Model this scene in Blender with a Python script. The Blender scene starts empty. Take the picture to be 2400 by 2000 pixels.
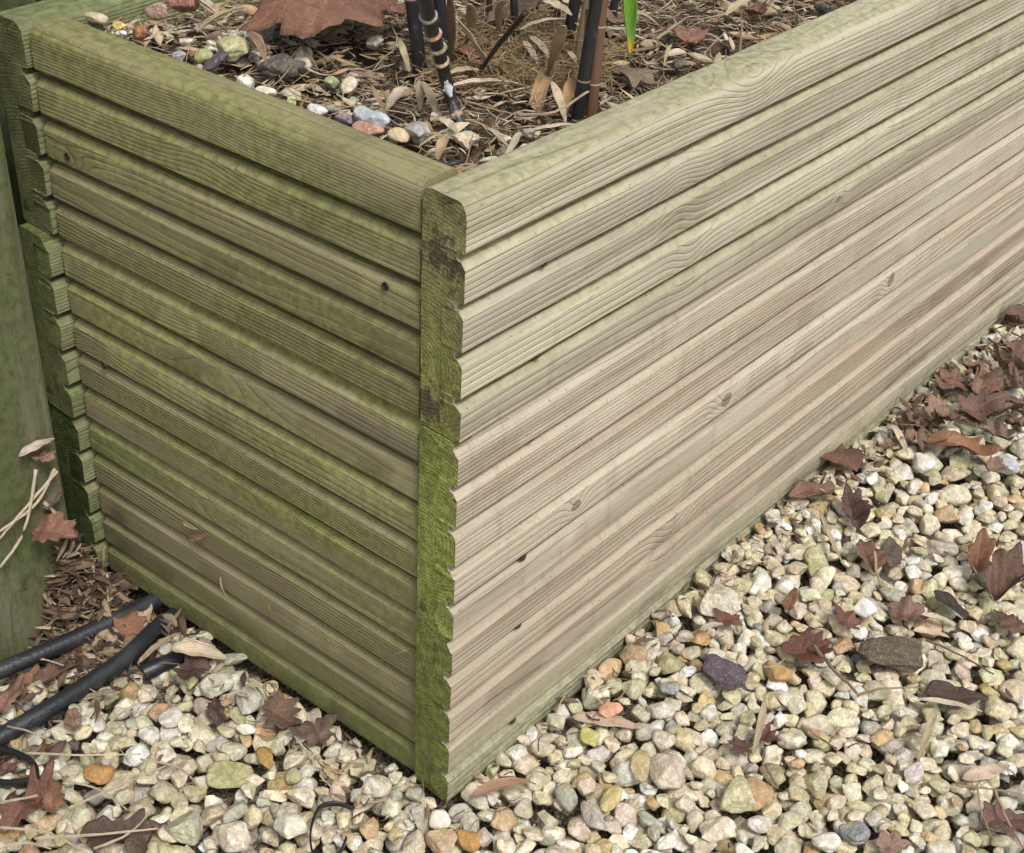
import bpy, math, random
import numpy as np
from mathutils import Vector, Matrix
rnd = random.Random(7); rng = np.random.default_rng(7)
S = bpy.context.scene; COL = S.collection

# ---------------------------------------------------------------- camera, light, exposure
CAM = np.array([-0.46830774, -0.41713392, 0.74037645])
ROT = np.array([[0.65505921, -0.75422349, 0.04521455],
                [0.40831502, 0.4037111, 0.81871618],
                [-0.6357486, -0.51784579, 0.57241546]])
FPX = 3338.96
cd = bpy.data.cameras.new("camera"); cam = bpy.data.objects.new("camera", cd); COL.objects.link(cam)
M = Matrix([list(r) for r in ROT.T]).to_4x4(); M.translation = Vector(CAM.tolist()); cam.matrix_world = M
cd.sensor_width = 36; cd.lens = FPX / 2400 * 36; cd.clip_start = 0.02; cd.clip_end = 500
S.camera = cam
SUN_EL, SUN_AZ = math.radians(58), math.radians(200)      # azimuth: compass from +Y towards +X
w = bpy.data.worlds.new("World"); S.world = w; w.use_nodes = True
wn = w.node_tree; bg = wn.nodes["Background"]
sky = wn.nodes.new("ShaderNodeTexSky"); sky.sky_type = 'NISHITA'; sky.sun_disc = False
sky.sun_elevation = SUN_EL; sky.sun_rotation = SUN_AZ; sky.air_density = 1.0; sky.dust_density = 4.0; sky.ozone_density = 0.6
hs = wn.nodes.new("ShaderNodeHueSaturation"); hs.inputs["Saturation"].default_value = 0.35
wn.links.new(sky.outputs[0], hs.inputs["Color"]); wn.links.new(hs.outputs[0], bg.inputs[0])
bg.inputs[1].default_value = 0.12
sl = bpy.data.lights.new("sun", 'SUN'); sl.energy = 1.5; sl.angle = math.radians(14); sl.color = (1, .965, .91)
sun = bpy.data.objects.new("sun", sl); COL.objects.link(sun)
sd = Vector((math.sin(SUN_AZ) * math.cos(SUN_EL), math.cos(SUN_AZ) * math.cos(SUN_EL), math.sin(SUN_EL)))
sun.rotation_euler = sd.to_track_quat('Z', 'Y').to_euler()
S.view_settings.view_transform = 'Standard'; S.view_settings.look = 'None'
S.view_settings.exposure = 0.52; S.view_settings.gamma = 1.0

# ---------------------------------------------------------------- pixel (2400x2000) -> place
def ray(x, y):
    d = ROT.T @ np.array([(x - 1200) / FPX, -(y - 1000) / FPX, -1.0]); return d
def at_z(x, y, z):
    d = ray(x, y); return CAM + d * (z - CAM[2]) / d[2]
def at_plane(x, y, P):                      # vertical plane through P facing the viewer
    n = np.array([0.775, 0.632, 0]); d = ray(x, y)
    return CAM + d * (n @ (np.array(P) - CAM)) / (n @ d)
def px2m(P): return abs((ROT @ (np.array(P) - CAM))[2]) / FPX
def project(P):
    c = (np.atleast_2d(P) - CAM) @ ROT.T; return 1200 + FPX * c[:, 0] / -c[:, 2], 1000 - FPX * c[:, 1] / -c[:, 2]

# ---------------------------------------------------------------- object helpers
def tag(o, label=None, cat=None, group=None, kind=None):
    for k, v in (("label", label), ("category", cat), ("group", group), ("kind", kind)):
        if v: o[k] = v
    return o
def mesh_obj(name, V, F, mats, parent=None, smooth=True, fmat=None, attrs=None, uv=None):
    me = bpy.data.meshes.new(name)
    V = np.asarray(V, dtype=np.float32)
    if isinstance(F, np.ndarray):
        nf, k = F.shape
        me.vertices.add(len(V)); me.vertices.foreach_set("co", V.ravel())
        me.loops.add(nf * k); me.loops.foreach_set("vertex_index", F.astype(np.int32).ravel())
        me.polygons.add(nf); me.polygons.foreach_set("loop_start", np.arange(nf, dtype=np.int32) * k)
        me.update(calc_edges=True)
    else:
        me.from_pydata([tuple(map(float, v)) for v in V], [], F)
    if smooth: me.polygons.foreach_set("use_smooth", np.ones(len(me.polygons), dtype=bool))
    for m in (mats if isinstance(mats, (list, tuple)) else [mats]): me.materials.append(m)
    if fmat is not None: me.polygons.foreach_set("material_index", np.array(fmat, dtype=np.int32))
    if attrs is not None:                   # per-vertex colour
        a = me.attributes.new("tint", 'FLOAT_COLOR', 'POINT')
        c = np.ones((len(V), 4), dtype=np.float32); c[:, :attrs.shape[1]] = attrs
        a.data.foreach_set("color", c.ravel())
    if uv is not None:                      # per-vertex (along, across)
        a = me.attributes.new("leafuv", 'FLOAT2', 'POINT'); a.data.foreach_set("vector", np.asarray(uv, dtype=np.float32).ravel())
    me.validate(); me.update()
    o = bpy.data.objects.new(name, me); COL.objects.link(o)
    if parent is not None: o.parent = parent
    return o

# ---------------------------------------------------------------- node helpers
class NT:
    def __init__(s, name, rough=.85, spec=.25):
        s.m = bpy.data.materials.new(name); s.m.use_nodes = True; s.t = s.m.node_tree
        s.b = s.t.nodes["Principled BSDF"]; s.b.inputs["Roughness"].default_value = rough
        s.b.inputs["Specular IOR Level"].default_value = spec
    def n(s, ty, **kw):
        x = s.t.nodes.new(ty)
        for k, v in kw.items(): setattr(x, k, v)
        return x
    def put(s, sock, v):
        if v is None: return
        if hasattr(v, "is_linked") or isinstance(v, bpy.types.NodeSocket): s.t.links.new(v, sock)
        else: sock.default_value = v
    def math(s, op, a, b=None, c=None, clamp=False):
        x = s.n("ShaderNodeMath", operation=op); x.use_clamp = clamp
        s.put(x.inputs[0], a); s.put(x.inputs[1], b); s.put(x.inputs[2], c); return x.outputs[0]
    def add(s, a, b): return s.math('ADD', a, b)
    def sub(s, a, b): return s.math('SUBTRACT', a, b)
    def mul(s, a, b): return s.math('MULTIPLY', a, b)
    def coord(s, out="Object"): return s.n("ShaderNodeTexCoord").outputs[out]
    def scale(s, vec, sc, off=(0, 0, 0)):
        x = s.n("ShaderNodeMapping"); s.put(x.inputs[0], vec); x.inputs[3].default_value = sc; x.inputs[1].default_value = off; return x.outputs[0]
    def noise(s, vec, scale=1., detail=3., rough=.55, col=False):
        x = s.n("ShaderNodeTexNoise"); s.put(x.inputs["Vector"], vec); x.inputs["Scale"].default_value = scale
        x.inputs["Detail"].default_value = detail; x.inputs["Roughness"].default_value = rough
        return x.outputs["Color" if col else "Fac"]
    def ramp(s, f, stops, interp='LINEAR'):
        x = s.n("ShaderNodeValToRGB"); s.put(x.inputs[0], f); e = x.color_ramp.elements; x.color_ramp.interpolation = interp
        while len(e) < len(stops): e.new(.5)
        for i, (p, c) in enumerate(stops):
            e[i].position = p; e[i].color = (c if isinstance(c, (tuple, list)) else (c, c, c)) + ((1,) if not isinstance(c, (tuple, list)) or len(c) == 3 else ()) if isinstance(c, tuple) else (c, c, c, 1)
        return x.outputs[0]
    def step(s, v, lo, hi):
        x = s.n("ShaderNodeMapRange", interpolation_type='SMOOTHSTEP'); s.put(x.inputs[0], v)
        x.inputs[1].default_value = lo; x.inputs[2].default_value = hi; return x.outputs[0]
    def mix(s, f, a, b, mode='MIX'):
        x = s.n("ShaderNodeMix", data_type='RGBA', blend_type=mode); s.put(x.inputs[0], f)
        for i, v in ((6, a), (7, b)):
            if isinstance(v, tuple) and len(v) == 3: v = v + (1,)
            s.put(x.inputs[i], v)
        return x.outputs[2]
    def xyz(s, vec):
        x = s.n("ShaderNodeSeparateXYZ"); s.put(x.inputs[0], vec); return x.outputs
    def bump(s, h, dist, strength=1., normal=None):
        x = s.n("ShaderNodeBump"); s.put(x.inputs["Height"], h); x.inputs["Distance"].default_value = dist
        x.inputs["Strength"].default_value = strength; s.put(x.inputs["Normal"], normal); return x.outputs[0]
    def done(s, col, normal=None, rough=None):
        s.put(s.b.inputs["Base Color"], col); s.put(s.b.inputs["Normal"], normal); s.put(s.b.inputs["Roughness"], rough); return s.m

def timber(name, light, dark, pith, spacing=.0024, algae=(.10, .13, .035), amt=.3, knots=(), swirl=(), end=False, warp=.010,
           stain=(.30, .22, .15), stain_amt=.3, contrast=1., seed=0., topalgae=.0, lowalgae=0., vertical=False, tint2=(.3, .25, .2), tint_amt=0., moss=(), endstain=.60):
    """sawn softwood: growth rings about a pith line that runs along local x"""
    q = NT(name, .82, .2); co = q.coord(); X, Y, Z = q.xyz(co)
    so = (seed * 3.7, seed * 1.3, seed * 2.1)
    wv = q.noise(q.scale(co, (2.2, 9, 9), so), 1., 2.5)
    wv2 = q.noise(q.scale(co, (9, 40, 40), so), 1., 2.)
    dy = q.sub(Y, pith[0]); dz = q.sub(Z, pith[1])
    r = q.math('SQRT', q.add(q.mul(dy, dy), q.mul(dz, dz)))
    r = q.add(r, q.mul(q.sub(wv, .5), warp * 2)); r = q.add(r, q.mul(q.sub(wv2, .5), .0022))
    kd = None
    for (kx, kz, sx, sz, amp) in list(knots) + list(swirl):
        a = q.mul(q.sub(X, kx), 1 / sx); b = q.mul(q.sub(Z, kz), 1 / sz)
        g = q.math('POWER', 2.718, q.mul(q.add(q.mul(a, a), q.mul(b, b)), -1.))
        r = q.add(r, q.mul(g, amp))
    ph = q.add(q.mul(r, 1 / spacing), q.mul(wv, 2.))
    t = q.math('FRACT', ph)
    line = q.add(q.step(t, .45, .86), q.mul(q.step(t, .88, 1.0), -1.))                 # latewood
    ringno = q.math('FLOOR', ph); var = q.math('FRACT', q.mul(q.math('SINE', q.mul(ringno, 12.9898)), 43.758))
    line = q.mul(line, q.add(.35, q.mul(var, .65)))
    fib = q.noise(q.scale(co, (35, 900, 900), so), 1., 2., .6)
    fib2 = q.noise(q.scale(co, (8, 250, 250), so), 1., 3., .6)
    blot = q.noise(q.scale(co, (5, 26, 26), so), 1., 4., .6)
    lo = q.noise(q.scale(co, (2.2, 45, 45), so), 1., 4., .6); lo2 = q.noise(q.scale(co, (1.6, 9, 9), so), 1., 3., .5)
    base = q.mix(q.mul(q.mul(line, q.add(.28, q.mul(q.step(lo2, .40, .60), .75))), .62 * contrast), light, dark)
    base = q.mix(q.mul(q.step(lo, .44, .60), .6), base, tuple(min(.9, c * 1.34 + .02) for c in light))
    base = q.mix(q.mul(q.step(lo, .50, .34), .42), base, dark)
    wet = q.noise(q.scale(co, (90, 14, 14), so), 1., 3., .6); base = q.mix(q.mul(q.step(wet, .56, .70), .22), base, tuple(c * .8 for c in dark))
    base = q.mix(q.mul(q.step(lo2, .50, .66), tint_amt), base, tint2)
    base = q.mix(q.mul(q.step(fib2, .48, .70), .35), base, dark)
    base = q.mix(q.mul(q.step(fib, .35, .75), .34), base, tuple(min(1, c * 1.28) for c in light))
    base = q.mix(q.mul(q.step(blot, .5, .68), stain_amt), base, stain)
    al = q.noise(q.scale(co, (3.2, 24, 24), (so[1], so[2], so[0])), 1., 6., .72)
    al = q.add(al, q.mul(q.sub(q.noise(q.scale(co, (.45, 1, 1)), 420., 3., .75), .5), .42))
    alm = q.mul(q.step(al, .62 - amt * .45, .80 - amt * .30), min(1., .35 + amt))
    if topalgae or lowalgae:
        nz = q.xyz(q.coord("Normal"))[2]
        if topalgae: alm = q.math('MAXIMUM', alm, q.mul(q.step(nz, .45, .95), q.mul(q.step(al, .25, .55), topalgae)))
        if lowalgae: alm = q.math('MAXIMUM', alm, q.mul(q.step(q.add(Z, q.mul(al, .04)), .085, .03), lowalgae))
    for (kx, kz, sx, sz, amp) in moss:
        a = q.mul(q.sub(X, kx), 1 / sx); b_ = q.mul(q.sub(Z, kz), 1 / sz)
        g = q.math('POWER', 2.718, q.mul(q.add(q.mul(a, a), q.mul(b_, b_)), -1.)); alm = q.math('MAXIMUM', alm, q.mul(q.step(q.add(g, q.mul(q.sub(al, .5), 1.2)), .35, .75), amp))
    base = q.mix(alm, base, q.mix(q.step(q.noise(co, 160., 3.), .35, .65), algae, tuple(c * 1.7 for c in algae)))
    sp = q.noise(co, 420., 2., .5); base = q.mix(q.mul(q.step(sp, .66, .74), .55), base, tuple(c * .35 for c in dark))
    for (kx, kz, sx, sz, amp) in knots:
        a = q.mul(q.sub(X, kx), 1 / (sx * .34)); b = q.mul(q.sub(Z, kz), 1 / (sz * .34))
        d2 = q.add(q.add(q.mul(a, a), q.mul(b, b)), q.mul(q.sub(q.noise(co, 260., 2.), .5), .8))
        base = q.mix(q.mul(q.step(d2, 1.25, .75), .62), base, tuple(c * .62 for c in dark))
        base = q.mix(q.mul(q.mul(q.step(d2, 1.9, 1.3), q.step(d2, .8, 1.2)), .6), base, tuple(c * .34 for c in dark))
    if end:
        ck = q.noise(q.scale(co, (200, 1500, 320), so), 1., 2.)
        base = q.mix(q.mul(q.step(ck, .58, .68), .45), base, tuple(c * .35 for c in algae))
        bl = q.noise(co, 32., 4.); base = q.mix(q.mul(q.step(q.add(bl, q.mul(q.sub(q.noise(co, 400., 2.), .5), .25)), endstain, endstain + .1), .8), base, (.060, .040, .036))
        fz = q.noise(co, 520., 3., .7); base = q.mix(q.mul(q.step(fz, .5, .64), .5 if amt > .6 else .28), base, tuple(c * .38 for c in algae)); h_extra = fz
    h = q.add(q.mul(line, -.75), q.add(q.mul(fib, .35), q.mul(fib2, .5)))
    if end: h = q.add(q.mul(h, .6), q.mul(fz, 1.6))
    nrm = q.bump(h, .0011 if not end else .0024, .75)
    nrm = q.bump(q.noise(co, 900., 2.), .0006, .5, nrm)
    return q.done(base, nrm)

def tinted(name, rough=.8, mott=.35, scale=120., bump=.0015, algae=0., pits=0., spec=.3, translucent=0.):
    q = NT(name, rough, spec); co = q.coord()
    tn = q.n("ShaderNodeAttribute", attribute_name="tint").outputs["Color"]
    n1 = q.noise(co, scale, 4., .62); n2 = q.noise(co, scale * 3.1, 3., .6)
    dk = q.mix(1., tn, (.52, .47, .40, 1), 'MULTIPLY'); lt = q.mix(.38, tn, (.82, .80, .74, 1))
    c = q.mix(q.step(n1, .42, .62), dk, tn); c = q.mix(q.mul(q.step(n2, .50, .68), mott), c, lt)
    c = q.mix(mott * 1.3 if mott < .7 else 1., tn, c)
    if algae:
        a = q.noise(q.scale(co, (1, 1, 1), (3, 5, 1)), scale * .42, 4., .6)
        c = q.mix(q.mul(q.step(a, .53, .66), algae), c, (.36, .34, .12, 1))
        a = q.noise(q.scale(co, (1, 1, 1), (8, 2, 7)), scale * .5, 3., .6)
        c = q.mix(q.mul(q.step(a, .60, .70), algae * .8), c, (.42, .28, .14, 1))
    if pits:
        p = q.noise(co, scale * 4.2, 2., .5); c = q.mix(q.mul(q.step(p, .64, .70), pits), c, (.07, .05, .04, 1))
    return q.done(c, q.bump(q.add(n1, q.mul(n2, .6)), bump, .8))

# ---------------------------------------------------------------- the ground
def g0(x, y):
    x = np.asarray(x, float); y = np.asarray(y, float)
    h = .022 * np.clip((x - .03) / .25, 0, 1) * np.clip(1 + y / .5, .35, 1)
    h = h - .022 * np.exp(-(((x + .075) / .06) ** 2 + ((y - .37) / .09) ** 2))
    return h - .010
GX0, GY0, GC = -.62, -.72, .0025
NX, NY = int(2.1 / GC), int(1.45 / GC)
gx = GX0 + (np.arange(NX) + .5) * GC; gy = GY0 + (np.arange(NY) + .5) * GC
HM = g0(gx[:, None], gy[None, :]) - .016
T = .030
def inside_bed(x, y, m=0.):
    return (x > -m - .0 - .012 * np.clip(y / .35, 0, 1)) & (y > -m) & (y < .386 + m)
HOSE_PX = [[(-160,1640),(0,1572),(180,1495),(330,1424)], [(-120,1790),(0,1728),(150,1640),(290,1545),(370,1470)], [(335,1578),(385,1556),(430,1535)]]
HOSE_XY = []
for h_ in HOSE_PX:
    for p_, q_ in zip(h_, h_[1:]):
        for t_ in np.linspace(0, 1, 14): HOSE_XY.append(at_z(p_[0] + (q_[0] - p_[0]) * t_, p_[1] + (q_[1] - p_[1]) * t_, .000)[:2])
HOSE_XY = np.array(HOSE_XY)
def near_hose(x, y, m): return x < .05 and np.hypot(HOSE_XY[:, 0] - x, HOSE_XY[:, 1] - y).min() < .0064 + m
def inside_post(x, y, m=0.): return (x > -.14 - m) & (x < -.046 + m) & (y > .336 - m) & (y < .43 + m)

# ---- soil sheet to the horizon
def ground_sheet():
    xs = np.unique(np.concatenate([np.linspace(-60, -1.2, 12), np.linspace(-1.2, 2.4, 121), np.linspace(2.4, 60, 12)]))
    ys = np.unique(np.concatenate([np.linspace(-60, -1.2, 12), np.linspace(-1.2, 1.2, 81), np.linspace(1.2, 60, 12)]))
    XX, YY = np.meshgrid(xs, ys, indexing='ij')
    near = (abs(XX) < 2.3) & (abs(YY) < 1.15)
    Z = np.where(near, g0(XX, YY) - .013 + .003 * np.sin(XX * 61) * np.cos(YY * 53), -.016)
    V = np.stack([XX, YY, Z], -1).reshape(-1, 3); n, m = len(xs), len(ys)
    I = np.arange(n * m).reshape(n, m)
    F = np.stack([I[:-1, :-1], I[1:, :-1], I[1:, 1:], I[:-1, 1:]], -1).reshape(-1, 4)
    q = NT("gravelly_soil", .95, .1); co = q.coord()
    v = q.n("ShaderNodeTexVoronoi"); q.put(v.inputs["Vector"], co); v.inputs["Scale"].default_value = 75.
    e = q.n("ShaderNodeTexVoronoi", feature='DISTANCE_TO_EDGE'); q.put(e.inputs["Vector"], co); e.inputs["Scale"].default_value = 75.
    pal = q.ramp(q.xyz(v.outputs["Color"])[0], [(0, (.20, .16, .10)), (.4, (.42, .36, .24)), (.75, (.55, .50, .38)), (1, (.30, .28, .22))])
    pebble = q.mix(q.step(e.outputs["Distance"], .02, .12), (.03, .022, .016, 1), pal)
    r = q.n("ShaderNodeVectorMath", operation='LENGTH'); q.put(r.inputs[0], co)
    soil = q.mix(q.step(q.noise(co, 420., 4., .7), .42, .62), (.07, .052, .038, 1), (.36, .31, .22, 1))
    col = q.mix(q.step(r.outputs["Value"], .50, .75), soil, pebble)
    m = q.done(col, q.bump(q.noise(co, 150., 4.), .006, .9))
    return tag(mesh_obj("ground", V, F, m), kind="structure", label="dark earth under the gravel")
ground_sheet()

# ---------------------------------------------------------------- stones
def ico(level):
    import bmesh
    bm = bmesh.new(); bmesh.ops.create_icosphere(bm, subdivisions=level, radius=1.)
    V = np.array([v.co[:] for v in bm.verts]); F = np.array([[v.index for v in f.verts] for f in bm.faces]); bm.free(); return V, F
ICO = {l: ico(l) for l in (1, 2, 3, 4)}
def stone_shape(level, r, planes=11, rough=.05, lumps=0):
    V, F = ICO[level]; V = V.copy()
    for _ in range(planes):
        n = r.normal(size=3); n /= np.linalg.norm(n); d = r.uniform(.46, .82)
        s = V @ n; over = s > d; V[over] -= np.outer(s[over] - d - (s[over] - d) * .05, n)
    ph = r.uniform(0, 6.28, (6, 3)); k = r.normal(size=(6, 3)) * np.array([2.5, 2.5, 3, 5, 7, 9])[:, None]
    disp = sum(np.sin(V @ k[i] + ph[i, 0]) * rough / (1 + i * .45) for i in range(6))
    V = V * (1 + disp)[:, None]
    for _ in range(lumps):
        n = r.normal(size=3); n /= np.linalg.norm(n); u = V / np.linalg.norm(V, axis=1)[:, None]
        V = V * (1 + r.uniform(-.16, .22) * np.exp(-((1 - u @ n) / r.uniform(.008, .05))))[:, None]
    return V / np.abs(V).max(0)
SH2 = [stone_shape(2, rng) for _ in range(36)]; SH3 = [stone_shape(3, rng, 8 + i % 7, .04, (i % 3) * 5) for i in range(44)]
def rotm(yaw, tx, ty):
    cy, sy = math.cos(yaw), math.sin(yaw); cx, sx = math.cos(tx), math.sin(tx); cb, sb = math.cos(ty), math.sin(ty)
    return np.array([[cy, -sy, 0], [sy, cy, 0], [0, 0, 1]]) @ np.array([[1, 0, 0], [0, cx, -sx], [0, sx, cx]]) @ np.array([[cb, 0, sb], [0, 1, 0], [-sb, 0, cb]])
def cells(H, ox, oy, x, y, a, b, yaw):
    r = max(a, b); i0, i1 = int((x - r - ox) / GC), int((x + r - ox) / GC) + 1; j0, j1 = int((y - r - oy) / GC), int((y + r - oy) / GC) + 1
    if i0 < 0 or j0 < 0 or i1 >= H.shape[0] or j1 >= H.shape[1]: return None
    px = ox + (np.arange(i0, i1) + .5) * GC - x; py = oy + (np.arange(j0, j1) + .5) * GC - y
    u = (px[:, None] * math.cos(yaw) + py[None] * math.sin(yaw)) / a; v = (-px[:, None] * math.sin(yaw) + py[None] * math.cos(yaw)) / b
    q = 1 - u * u - v * v; m = q > 0
    if not m.any(): return None
    return (slice(i0, i1), slice(j0, j1)), m, np.sqrt(np.clip(q, 0, 1))
def rest(H, ox, oy, x, y, a, b, c, yaw, pct=66):
    k = cells(H, ox, oy, x, y, a, b, yaw)
    if k is None: return None
    sl_, m, s = k; return float(np.percentile((H[sl_] + c * s)[m], pct))
def stamp(H, ox, oy, x, y, z, a, b, c, yaw):
    k = cells(H, ox, oy, x, y, a, b, yaw)
    if k is None: return
    sl_, m, s = k; top = np.where(m, z + c * s, -9); H[sl_] = np.maximum(H[sl_], top)
PAL = [((.74, .69, .54), 6), ((.80, .77, .68), 4), ((.66, .58, .40), 5), ((.60, .55, .43), 4), ((.50, .47, .40), 2.), ((.72, .64, .47), 5),
       ((.60, .56, .36), 3), ((.68, .57, .46), 1.6), ((.52, .37, .20), .7), ((.38, .36, .32), .5), ((.84, .82, .78), 1.2), ((.62, .47, .28), 1.), ((.46, .43, .28), 1.0)]
PC = np.array([p[0] for p in PAL]); PW = np.array([p[1] for p in PAL]); PW = PW / PW.sum()
def tint(r): return np.clip(PC[r.choice(len(PC), p=PW)] * r.uniform(.82, 1.12) + r.normal(0, .015, 3), .03, .85)
def frame_ok(x, y, z, mx0=560, mx1=560, my0=350, my1=600):
    u, v = project((x, y, z)); return (-mx0 < u[0] < 2400 + mx1) and (-my0 < v[0] < 2000 + my1)
def gravel():
    st = []
    tries = 0
    while len(st) < 18000 and tries < 210000:
        best = None; a = float(np.clip(rng.lognormal(math.log(.0078), .27), .0042, .0135)); b = a * rng.uniform(.62, .98); c = b * rng.uniform(.5, .85); yaw = rng.uniform(0, 3.14)
        for _ in range(5):
            tries += 1
            x = rng.uniform(-.58, 1.40); y = rng.uniform(-.66, .60)
            if inside_bed(x, y, .72 * b) or inside_post(x, y, .7 * b) or near_hose(x, y, b * .75) or not frame_ok(x, y, 0): continue
            # leafy soil corner by the post: fewer stones
            if x < .02 and y > .22 + (x + .2) * .3 and rng.uniform() < .72: continue
            if x > .62 and y > -.16 and rng.uniform() < .35: continue
            z = rest(HM, GX0, GY0, x, y, a, b, c, yaw)
            if z is None: continue
            zz = z - float(g0(x, y))
            if best is None or zz < best[0]: best = (zz, x, y, z)
        if best is None or best[0] > .013: continue
        _, x, y, z = best; stamp(HM, GX0, GY0, x, y, z, a, b, c, yaw)
        st.append((x, y, z, a, b, c, yaw))
    return st
STONES = gravel()
def h_at(x, y, r=.004):
    i = int((x - GX0) / GC); j = int((y - GY0) / GC); k = max(1, int(r / GC)); return float(HM[i - k:i + k + 1, j - k:j + k + 1].max())
def h_mean(x, y, r=.006):
    i = int((x - GX0) / GC); j = int((y - GY0) / GC); k = max(1, int(r / GC)); return float(np.percentile(HM[i - k:i + k + 1, j - k:j + k + 1], 70))
def on_ground(x, y, lift=0.):
    P = at_z(x, y, .0)
    for _ in range(4): P = at_z(x, y, h_mean(P[0], P[1]) + lift)
    return P
stone_mat = tinted("limestone_pebble", .8, .5, 170., .0028, algae=.42, pits=.35)
clean_stone = tinted("clean_pebble", .7, .42, 170., .0018, algae=.2, pits=.3)

# notable stones: px x, px y, w px, h px, angle deg in picture, colour, label, category word, smoothness
NOTABLE = [
 (2026,1424,56,50,10,(.86,.86,.85),"bright white angular stone between the two dark leaf scraps on the gravel"),
 (2166,1084,50,52,0,(.80,.79,.74),"white blocky stone just right of the big red-brown leaf by the planter"),
 (224,1812,82,46,15,(.46,.25,.09),"burnt orange stone in the gravel near the black cable ring"),
 (624,1780,46,66,-65,(.40,.26,.08),"amber oval stone standing on edge below the green planter side"),
 (535,1822,116,70,10,(.42,.40,.21),"large flat mossy yellow-green stone below the planter's green side"),
 (98,1730,92,60,15,(.76,.75,.70),"flat white stone just under the lower black hose"),
 (398,1682,58,52,0,(.74,.68,.66),"pale pinkish white smooth stone with square edges"),
 (393,1590,92,60,5,(.74,.71,.58),"angular cream stone beside the short black hose stub"),
 (302,1594,86,68,-10,(.66,.58,.42),"chunky cream stone resting against the lower black hose"),
 (512,1609,84,62,20,(.66,.66,.54),"rounded grey-white stone with a mossy lower edge near the pale husk"),
 (580,1636,72,80,80,(.58,.56,.50),"tall lumpy grey stone next to the planter's foot"),
 (167,1746,48,34,0,(.09,.075,.07),"small dark brown pebble right of the flat white stone"),
 (1102,1966,56,60,-50,(.50,.29,.09),"translucent orange-brown stone below the planter corner"),
 (1036,1976,80,70,10,(.55,.40,.26),"round tan stone below the planter corner"),
 (1486,1532,66,58,45,(.48,.34,.22),"smooth brown-pink stone leaning on the planter's foot"),
 (1430,1662,60,34,15,(.70,.38,.24),"orange and white stone above the long pink bamboo leaf"),
 (1571,1614,50,40,20,(.36,.37,.37),"blue-grey pebble among cream stones below the purple slate chip"),
 (2355,1092,66,50,-20,(.50,.53,.57),"blue-grey smooth stone at the right edge of the gravel"),
 (1080,1906,64,52,0,(.74,.72,.62),"cream stone tucked against the planter's bottom corner"),
 (1029,1922,62,44,-25,(.82,.74,.66),"small pinkish white stone in front of the mossy corner end"),
 (1395,1918,56,92,-70,(.50,.46,.42),"long grey-pink oval stone lying on end in the lower gravel"),
 (1684,1404,104,70,-10,(.66,.62,.50),"big cream stone with ridged folds near the planter's foot"),
 (1606,1420,34,60,-80,(.76,.69,.50),"narrow bone-like cream stone left of the ridged stone"),
 (1384,1727,54,38,0,(.48,.46,.17),"bright yellow-green oval pebble under the pink bamboo leaf"),
 (1433,1872,44,74,60,(.55,.46,.22),"mustard yellow long pebble"),
 (1334,1866,58,62,30,(.42,.42,.36),"round grey stone with a pale blue patch below the yellow-green pebble"),
 (1998,1952,76,54,15,(.28,.30,.31),"dark blue-grey stone near the bottom edge"),
 (1934,1976,76,62,10,(.80,.76,.66),"large pale cream stone at the bottom edge beside the dark blue-grey one"),
 (1706,1984,70,50,-30,(.56,.44,.24),"tan flat stone at the bottom edge"),
 (1680,1948,92,56,5,(.76,.68,.54),"wide cream stone just above the tan one at the bottom edge"),
 (1729,1864,98,82,10,(.60,.57,.36),"big squarish yellowish stone in the lower gravel"),
 (1868,1645,54,76,-80,(.66,.64,.50),"smooth upright egg-shaped cream stone"),
 (1648,1606,72,54,20,(.70,.67,.50),"triangular cream stone touching the purple slate chip"),
 (548,1962,84,62,0,(.76,.68,.56),"smooth pinkish cream stone left of the black cable tie"),
 (677,1942,84,66,10,(.76,.74,.62),"large white stone with green edges left of the black cable tie"),
 (430,1940,92,80,-30,(.52,.52,.38),"lumpy green-tinged stone above the dark leaf at the bottom edge"),
 (1571,1810,92,84,20,(.66,.57,.46),"knobbly pinkish stone with orange veins, largest below the yellow pebbles"),
 (1500,1795,58,70,75,(.50,.42,.24),"brown-olive oval stone left of the knobbly pinkish one"),
 (1300,1690,52,44,0,(.56,.53,.40),"blocky pale stone at the planter's foot below the thin straw"),
 (1820,1580,74,58,-20,(.47,.30,.14),"stone with a rust-brown face right of the purple slate chip"),
]
def make_stone(x, y, wpx, hpx, ang, col, label, H=None, z0=None, mat=None, cat="stone", group=None, name="stone", sink=.35, planes=9, lumps=0):
    if H is None: P = on_ground(x, y, .002)
    else: P = at_z(x, y, z0)
    s = px2m(P); a = wpx * s / 2; b = hpx * s / 2 * 1.25; c = min(a, b) * .72
    base = np.array([ROT[0][0], ROT[0][1]]); yaw = math.atan2(base[1], base[0]) + math.radians(ang)
    if abs(ang) > 45: yaw = math.atan2(base[1], base[0]) + math.radians(ang - 90 if ang > 0 else ang + 90)
    if H is None:
        z = rest(HM, GX0, GY0, P[0], P[1], a, b, c, yaw, 55) or P[2]
        P2 = at_z(x, y, z); z -= .0; stamp(HM, GX0, GY0, P2[0], P2[1], z, a, b, c, yaw)
        P = np.array([P2[0], P2[1], z])
    else: P = np.array([P[0], P[1], z0 + c * (1 - sink)])
    r = np.random.default_rng(int(x * 7 + y)); V = stone_shape(3 if wpx < 75 else 4, r, planes, .045, lumps) * np.array([a, b, c])
    V = V @ rotm(yaw, r.normal(0, .12), r.normal(0, .12)).T
    o = mesh_obj(name, V, ICO[3 if wpx < 75 else 4][1], mat or stone_mat, attrs=np.tile(np.array(col), (len(V), 1)))
    o.location = P.tolist(); tag(o, label, cat, group); return o
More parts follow.
